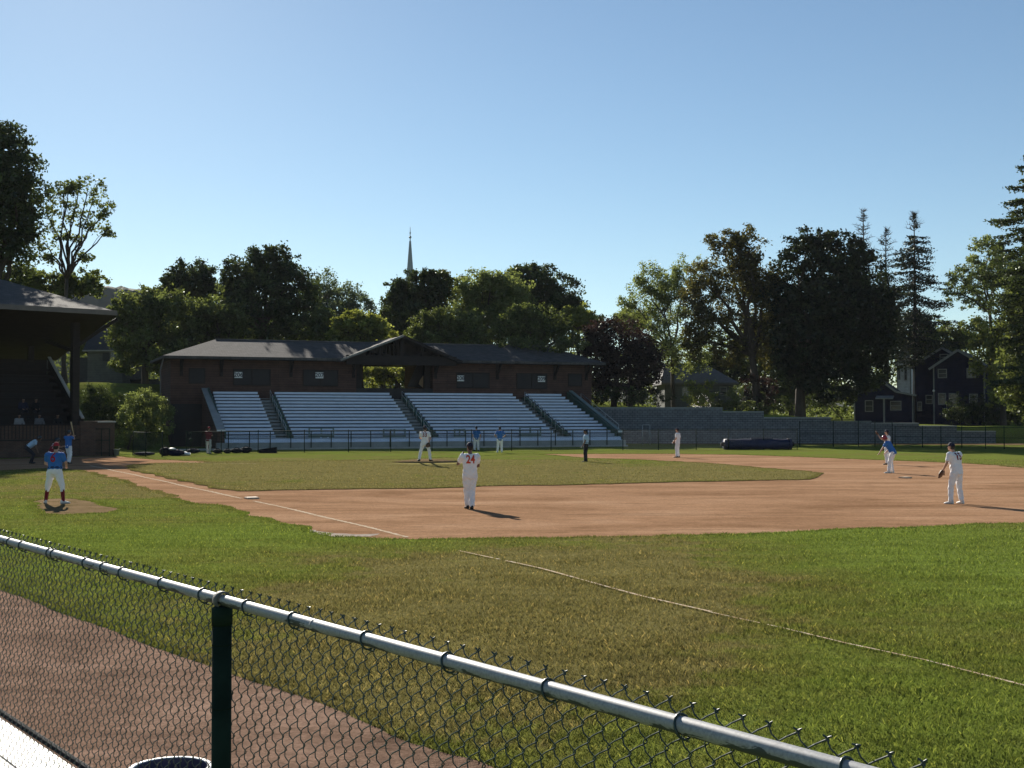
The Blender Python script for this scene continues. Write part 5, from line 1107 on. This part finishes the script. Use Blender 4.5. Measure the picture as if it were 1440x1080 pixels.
    # trousers
    mb=MB(); oval(mb,[(pel-up*.10,hl,.150*B,.122*B,up),(pel-up*.02,hl,.182*B,.142*B,up),(pel+up*.06,hl,.176*B,.136*B,up),(pel+up*.11,hl,.166*B,.128*B,up)])
    cap_(mb,V('hR')-up*.05,V('hL')-up*.05,.095*B,.095*B)
    for s in 'RL':
        cap_(mb,V('h'+s)-up*.02,V('k'+s),.108*B,.082); e=V('k'+s).lerp(V('a'+s),pantsend if pantsend<1 else .93)
        cap_(mb,V('k'+s),e,.080,.066 if pantsend<1 else .072)
    fuse(mb,'trousers',CM[pants],o,max(vox,.013),5,fold=.009)
    if belt:
      mb=MB(); c=pel+up*.105; oval(mb,[(c-up*.02,hl,.184*B,.146*B,up),(c+up*.02,hl,.182*B,.144*B,up)],24); mb.build('belt',CM[belt],o,True)
    for s in 'RL':
        f2=Vector((J['f'+s][0],J['f'+s][1],0)).normalized(); l2=Vector((f2.y,-f2.x,0)); a=V('a'+s); z0=a.z-.09
        g=lambda y,w_,zl,zh:[a+f2*y+l2*w_*math.cos(6.283*k/12)+Vector((0,0,z0-a.z+zl+(zh-zl)*(.5+.5*math.sin(6.283*k/12)))) for k in range(12)]
        mb=MB(); mb.loft([g(-.085,.022,.012,.07),g(-.07,.036,.0,.11),g(-.01,.042,0,.115),g(.06,.044,0,.085),g(.13,.05,0,.065),g(.18,.042,0,.05),g(.205,.02,.006,.035)]); mb.build('shoe',CM[shoe],o,True)
        if socks: mb=MB(); k=V('k'+s); cap_(mb,k.lerp(a,.25),a+Vector((0,0,.0)),.062,.046); mb.build('sock',CM[socks],o,True)
    # head wear
    mb=MB(); n=20; rings=[]; R0=(.086,.108) if not helmet else (.102,.122)
    for i in range(8):
        th=math.pi/2*i/7; rings.append([hp(R0[0]*math.cos(th)*math.cos(6.2832*k/n),-.006+R0[1]*math.cos(th)*math.sin(6.2832*k/n),.025+(.115 if not helmet else .118)*math.sin(th)-(.0)) for k in range(n)])
    if helmet: rings=[[p-hu*(.09 if (p-hd).dot(look)<.05 else .0) for p in rings[0]]]+rings
    mb.loft(rings)
    if brim:
        b=[];t_=[]
        for k in range(11):
            a=math.pi*k/10; b.append(hp(math.cos(a)*.075,.085+.085*math.sin(a),.032-.014*math.sin(a)+(.0)))
        mb.slab(b,hu*.008)
    mb.build('helmet' if helmet else 'cap',CM[cap],o,True)
    if hair and not helmet:
        mb=MB(); oval(mb,[(hp(0,-.045,-.075),rt,.05,.035,hu),(hp(0,-.03,-.04),rt,.074,.07,hu),(hp(0,-.018,0),rt,.081,.086,hu),(hp(0,-.014,.04),rt,.08,.09,hu)]); mb.build('hair',CM['hair'],o,True)
    for s in (-1,1):
        mb=MB(); mb.ball(hp(s*.031,.083,.005),.013,.009,.008,8,6); mb.build('eye',M['white'],o,True); 
    if glove:
        w0=V('w'+glove); fa=(w0-V('e'+glove)).normalized(); mb=MB(); c=w0+fa*.10; sd=fa.cross(Vector((0,1,0))); sd=sd.normalized() if sd.length>.2 else Vector((1,0,0)); nm_=fa.cross(sd)
        oval(mb,[(w0+fa*.0,sd,.05,.045,fa),(w0+fa*.06,sd,.09,.06,fa),(c+fa*.03,sd,.115,.06,fa),(c+fa*.09,sd,.105,.045,fa)])
        for i,of in enumerate((-.08,-.04,0,.04)): cap_(mb,c+sd*of+fa*.06,c+sd*of*1.15+fa*(.155-.01*abs(i-1.5))+nm_*.02,.024,.020,8)
        cap_(mb,c+sd*.10,c+sd*.125+fa*.10+nm_*.03,.028,.02,8); fuse(mb,'glove',CM['leather'],o,.01,3)
    if pad:
        mb=MB(); oval(mb,[(pel+up*.12,hl,.18,.15,up),(che,lat,.205,.158,up),(che+up*.1,lat,.2,.145,up)]); mb.build('chest_protector',CM[pad],o,True)
        for s in 'RL': mb=MB(); cap_(mb,V('k'+s)+Vector((0,.05,.02)),V('a'+s)+Vector((0,.05,.06)),.075,.06); mb.build('shin_guard',CM[pad],o,True)
        mb=MB()
        for k in range(-3,4): mb.tube([hp(k*.03,.10-abs(k)*.01,-.10),hp(k*.03,.16-abs(k)*.014,-.03),hp(k*.03,.13-abs(k)*.014,.05)],.006,5)
        for z in (-.08,-.03,.02): mb.tube([hp(-.1,.09,z),hp(0,.155,z),hp(.1,.09,z)],.006,5)
        mb.build('face_mask',CM['blackpl'],o,True)
    if number:
        me=text_mesh(number,numsize*1.35,0,.009); bm=bmesh.new(); bm.from_mesh(me)
        for v in bm.verts: v.co.x*=.8
        for ax_ in (0,1):
            for q in np.arange(-.3,.31,.02):
                no=[0,0,0]; no[ax_]=1; co=[0,0,0]; co[ax_]=q; bmesh.ops.bisect_plane(bm,geom=bm.verts[:]+bm.edges[:]+bm.faces[:],plane_co=co,plane_no=no)
        jb=bmesh.new(); jb.from_mesh(jo.data); tr=BVHTree.FromBMesh(jb); fwd=up.cross(lat); fwd=fwd.normalized()  # out of the back is -fwd or fwd
        if fwd.y<0: fwd=-fwd
        for v in bm.verts:
            q=che+up*.02+lat*v.co.x+up*v.co.y-fwd*.6; h_=tr.ray_cast(q,fwd)
            v.co=(h_[0]-fwd*.008) if h_[0] is not None else q+fwd*.45
        jb.free(); bm.to_mesh(me); bm.free(); link('number',me,CM[numcol],o)
    return o
def P(px,py,z=0): q=gr(px,py,z); return q
def mids(a,b,z=0): return (gr(*a,z)+gr(*b,z))/2
# coach 6 at left
LR='coach'
person('base coach with red 6 on blue jersey and dark red socks, standing with feet apart',mids((62,707.5),(91,709)),R(-4),dict(aR=(.29,-.06,.09),aL=(-.27,.03,.09),kR=(.23,.0,.50),kL=(-.21,.04,.50),hR=(.11,0,.91),hL=(-.11,0,.91),pel=(.01,0,.94),chest=(0,.03,1.29),neck=(0,.06,1.48),head=(0,.10,1.64),sR=(.205,.02,1.41),sL=(-.205,.02,1.41),eR=(.31,.06,1.17),eL=(-.30,.06,1.16),wR=(.22,.30,1.08),wL=(-.18,.30,1.06),fR=(.7,.7),fL=(-.5,.8)),'blue','white','red','shoe_white',number='6',numcol='redno',socks='redsock',pantsend=.30,bulk=1.13,vox=.011,scale=1.0,numsize=.29,belt='navy')
person('first baseman with orange red 24 on the back, walking away with his left arm raised',mids((655,714.5),(667,717.5)),R(14),dict(aR=(.03,-.12,.09),aL=(-.05,.10,.09),kR=(.07,.02,.51),kL=(-.08,.07,.50),sL=(-.20,.03,1.44),eL=(-.30,.17,1.22),wL=(-.14,.36,1.34),eR=(.24,.05,1.17),wR=(.12,.27,1.16),look=(-.35,1,.0),fR=(.1,1),fL=(-.1,1)),'white','white','navy','shoe_black',number='24',numcol='orange',skin=SKIN2,vox=.011,glove='L',bulk=1.06)
person('pitcher in white on the low mound with dark 33 on his back, legs apart',mids((590,649),(605,648),.22),R(-3),dict(aR=(.27,.05,.09),aL=(-.29,-.05,.09),kR=(.22,.05,.50),kL=(-.22,.02,.50),pel=(0,0,.94),hR=(.11,0,.91),hL=(-.11,0,.91),eR=(.29,-.07,1.17),wR=(.22,-.16,.94),eL=(-.28,.06,1.18),wL=(-.14,.27,1.12),fR=(.5,.8),fL=(-.5,.8)),'white','white','navy','shoe_black',number='33',numcol='maroonno',glove='R',vox=.013)
person('fielder in white with dark 15 on the back, brown glove at his left thigh',mids((1338,708.5),(1353,709.5)),R(34),dict(aR=(.17,-.04,.09),aL=(-.16,.08,.09),kR=(.14,.02,.51),kL=(-.14,.09,.50),chest=(0,.06,1.32),neck=(0,.10,1.50),head=(0,.17,1.64),sR=(.2,.06,1.43),sL=(-.2,.08,1.43),eL=(-.29,.11,1.18),wL=(-.24,.27,.97),eR=(.25,.10,1.16),wR=(.20,.22,.95),fR=(.2,1),fL=(-.2,1)),'white','white','navy','shoe_white',number='15',numcol='maroonno',glove='L',bulk=1.08,vox=.011)
person('runner in blue jersey and red helmet bending with one arm hanging at second base',mids((1249,665.5),(1257,665.5)),R(60),dict(aR=(.18,-.02,.09),aL=(-.15,.06,.09),pel=(0,-.08,.95),hR=(.1,-.08,.92),hL=(-.1,-.08,.92),chest=(0,.10,1.25),neck=(0,.19,1.41),head=(0,.27,1.54),sR=(.2,.14,1.36),sL=(-.2,.14,1.36),eL=(-.27,.28,1.12),wL=(-.25,.42,.92),eR=(.24,.1,1.1),wR=(.20,.26,.92),look=(0,1,-.2)),'blue','white','redpl','shoe_white',helmet=True,vox=.014)
person('fielder in white behind the red helmeted runner, glove raised beside his face',mids((1245,653.5),(1251,653.5)),R(55),dict(eL=(-.34,.22,1.36),wL=(-.22,.40,1.56),eR=(.3,.12,1.2),wR=(.2,.3,1.3)),'white','white','navy','shoe_black',glove='L',vox=.015)
person('fielder in white facing left with his hand on his belt, before the tarp roll',mids((949,643.5),(957,643.5)),R(62),dict(aR=(.17,0,.09),aL=(-.17,0,.09),eR=(.28,-.05,1.16),wR=(.20,.16,1.04),eL=(-.28,.0,1.17),wL=(-.22,.16,.98)),'white','white','navy','shoe_black',glove='R',vox=.015)
person('field umpire in light blue shirt and dark trousers standing near the lawn edge',mids((821,650),(827,650)),R(72),dict(aR=(.08,0,.09),aL=(-.07,.02,.09),kR=(.09,.03,.5),kL=(-.08,.04,.5),wR=(.22,.10,.95),wL=(-.22,.10,.95)),'lightblue','dark','navy','shoe_black',skin=SKIN2,belt='black',vox=.015)
person('coach in blue jersey with hands on hips before the bleachers',mids((698,636.5),(708,636.5)),R(10),dict(eR=(.38,-.10,1.20),wR=(.20,.04,1.03),eL=(-.38,-.10,1.20),wL=(-.20,.04,1.03),head=(.0,.03,1.68),aR=(.13,0,.09),aL=(-.17,0,.09)),'blue','white','navy','shoe_white',vox=.014,skin=SKIN,bulk=1.05)
person('runner in blue jersey partly hidden behind the player with 24',mids((666,634.5),(674,634.5)),R(12),dict(eR=(.29,-.08,1.17),wR=(.26,-.02,.94),eL=(-.29,-.06,1.18),wL=(-.25,.0,.95)),'blue','white','navy','shoe_black',vox=.015)
bat=person('batter in blue jersey holding a bat upright over his shoulder at home plate',mids((93,651.5),(99,652.5)),R(-20),dict(aR=(.16,-.12,.09),aL=(-.12,.16,.09),kR=(.14,.02,.50),kL=(-.11,.16,.50),eR=(.34,.06,1.34),wR=(.16,.20,1.46),eL=(-.10,.26,1.34),wL=(.08,.26,1.44),look=(.6,1,0)),'blue','white','blackpl','shoe_black',helmet=True,vox=.014,scale=.98)
hb=bat.matrix_world if False else Matrix.Translation(bat.location)@Matrix.Rotation(R(-20),4,'Z')
mb=MB(); a=hb@Vector((.12,.31,1.41)); b=a+Vector((-.20,.05,.82)); mb.tube([a-(b-a)*.08,a-(b-a)*.06,a,a.lerp(b,.35),a.lerp(b,.6),a.lerp(b,.96),b],[.026,.02,.016,.02,.032,.036,.02],10); tag(mb.build('baseball_bat',CM['wood'],None,True),'pale wooden bat held upright by the batter','bat')
person('catcher crouching in a mask and red chest pad beside the plate umpire',P(74,651.5),R(-62),dict(pel=(0,-.12,.42),hR=(.12,-.12,.42),hL=(-.12,-.12,.42),kR=(.34,.26,.50),kL=(-.34,.26,.50),aR=(.28,.02,.09),aL=(-.28,.02,.09),chest=(0,.06,.76),neck=(0,.12,.94),head=(0,.20,1.08),sR=(.2,.1,.88),sL=(-.2,.1,.88),eR=(.28,.22,.66),wR=(.22,.4,.6),eL=(-.26,.36,.76),wL=(-.14,.58,.82)),'white','white','blackpl','shoe_black',helmet=True,brim=False,pad='pad',glove='L',vox=.014,scale=1.12,pantsend=.6)
person('plate umpire in light blue shirt bending forward behind the catcher',mids((38,651.8),(50,651.8)),R(-68),dict(pel=(0,-.20,.86),hR=(.12,-.2,.83),hL=(-.12,-.2,.83),kR=(.2,.12,.48),kL=(-.2,.12,.48),aR=(.22,-.04,.09),aL=(-.22,.02,.09),chest=(0,.12,1.10),neck=(0,.27,1.24),head=(0,.40,1.34),sR=(.2,.18,1.20),sL=(-.2,.18,1.20),eR=(.28,.22,.94),wR=(.2,.3,.70),eL=(-.28,.22,.94),wL=(-.2,.3,.70)),'lightblue','dark','blackpl','shoe_black',helmet=True,brim=False,belt='black',vox=.014,skin=SKIN2)
person('youth in maroon jersey and pale trousers standing at the left end of the bleachers',P(293,637.6),R(-20),dict(eR=(.22,.10,1.2),wR=(.02,.26,1.2),eL=(-.22,.10,1.2),wL=(-.02,.26,1.22),aR=(.08,0,.09),aL=(-.09,0,.09),head=(.0,.05,1.68)),'maroon','grey','red','shoe_white',vox=.015)
# spectators in the grandstand
def seatpos(x,k): return GM@Vector((x,.9+.6*k+.10,zs[k]-.46))
SIT=dict(pel=(0,0,.50),hR=(.1,0,.50),hL=(-.1,0,.50),kR=(.14,.42,.52),kL=(-.14,.42,.52),aR=(.14,.40,.09),aL=(-.14,.40,.09),chest=(0,.04,.88),neck=(0,.06,1.07),head=(0,.1,1.23),sR=(.19,.05,1.0),sL=(-.19,.05,1.0),eR=(.26,.12,.76),wR=(.14,.34,.66),eL=(-.26,.12,.76),wL=(-.14,.34,.66))
for (x,k,je,lab) in ((-4.0,0,'dimwhite','spectator in white shirt seated lowest in the dark grandstand, far left'),(-2.75,0,'dimgrey','spectator in grey shirt seated lowest, second from the left'),(-1.6,0,'black','spectator in black seated lowest, nearest the raked end wall'),(-3.3,2,'navy','left one of two dark clad spectators seated higher in the grandstand'),(-2.5,2,'black','right one of two dark clad spectators seated higher in the grandstand')):
    person(lab,seatpos(x,k),g+math.pi,SIT,je,'dark','black','shoe_black',vox=.022,group='spectators in the grandstand',skin=SKIN2,brim=False,sleeves=1.3)
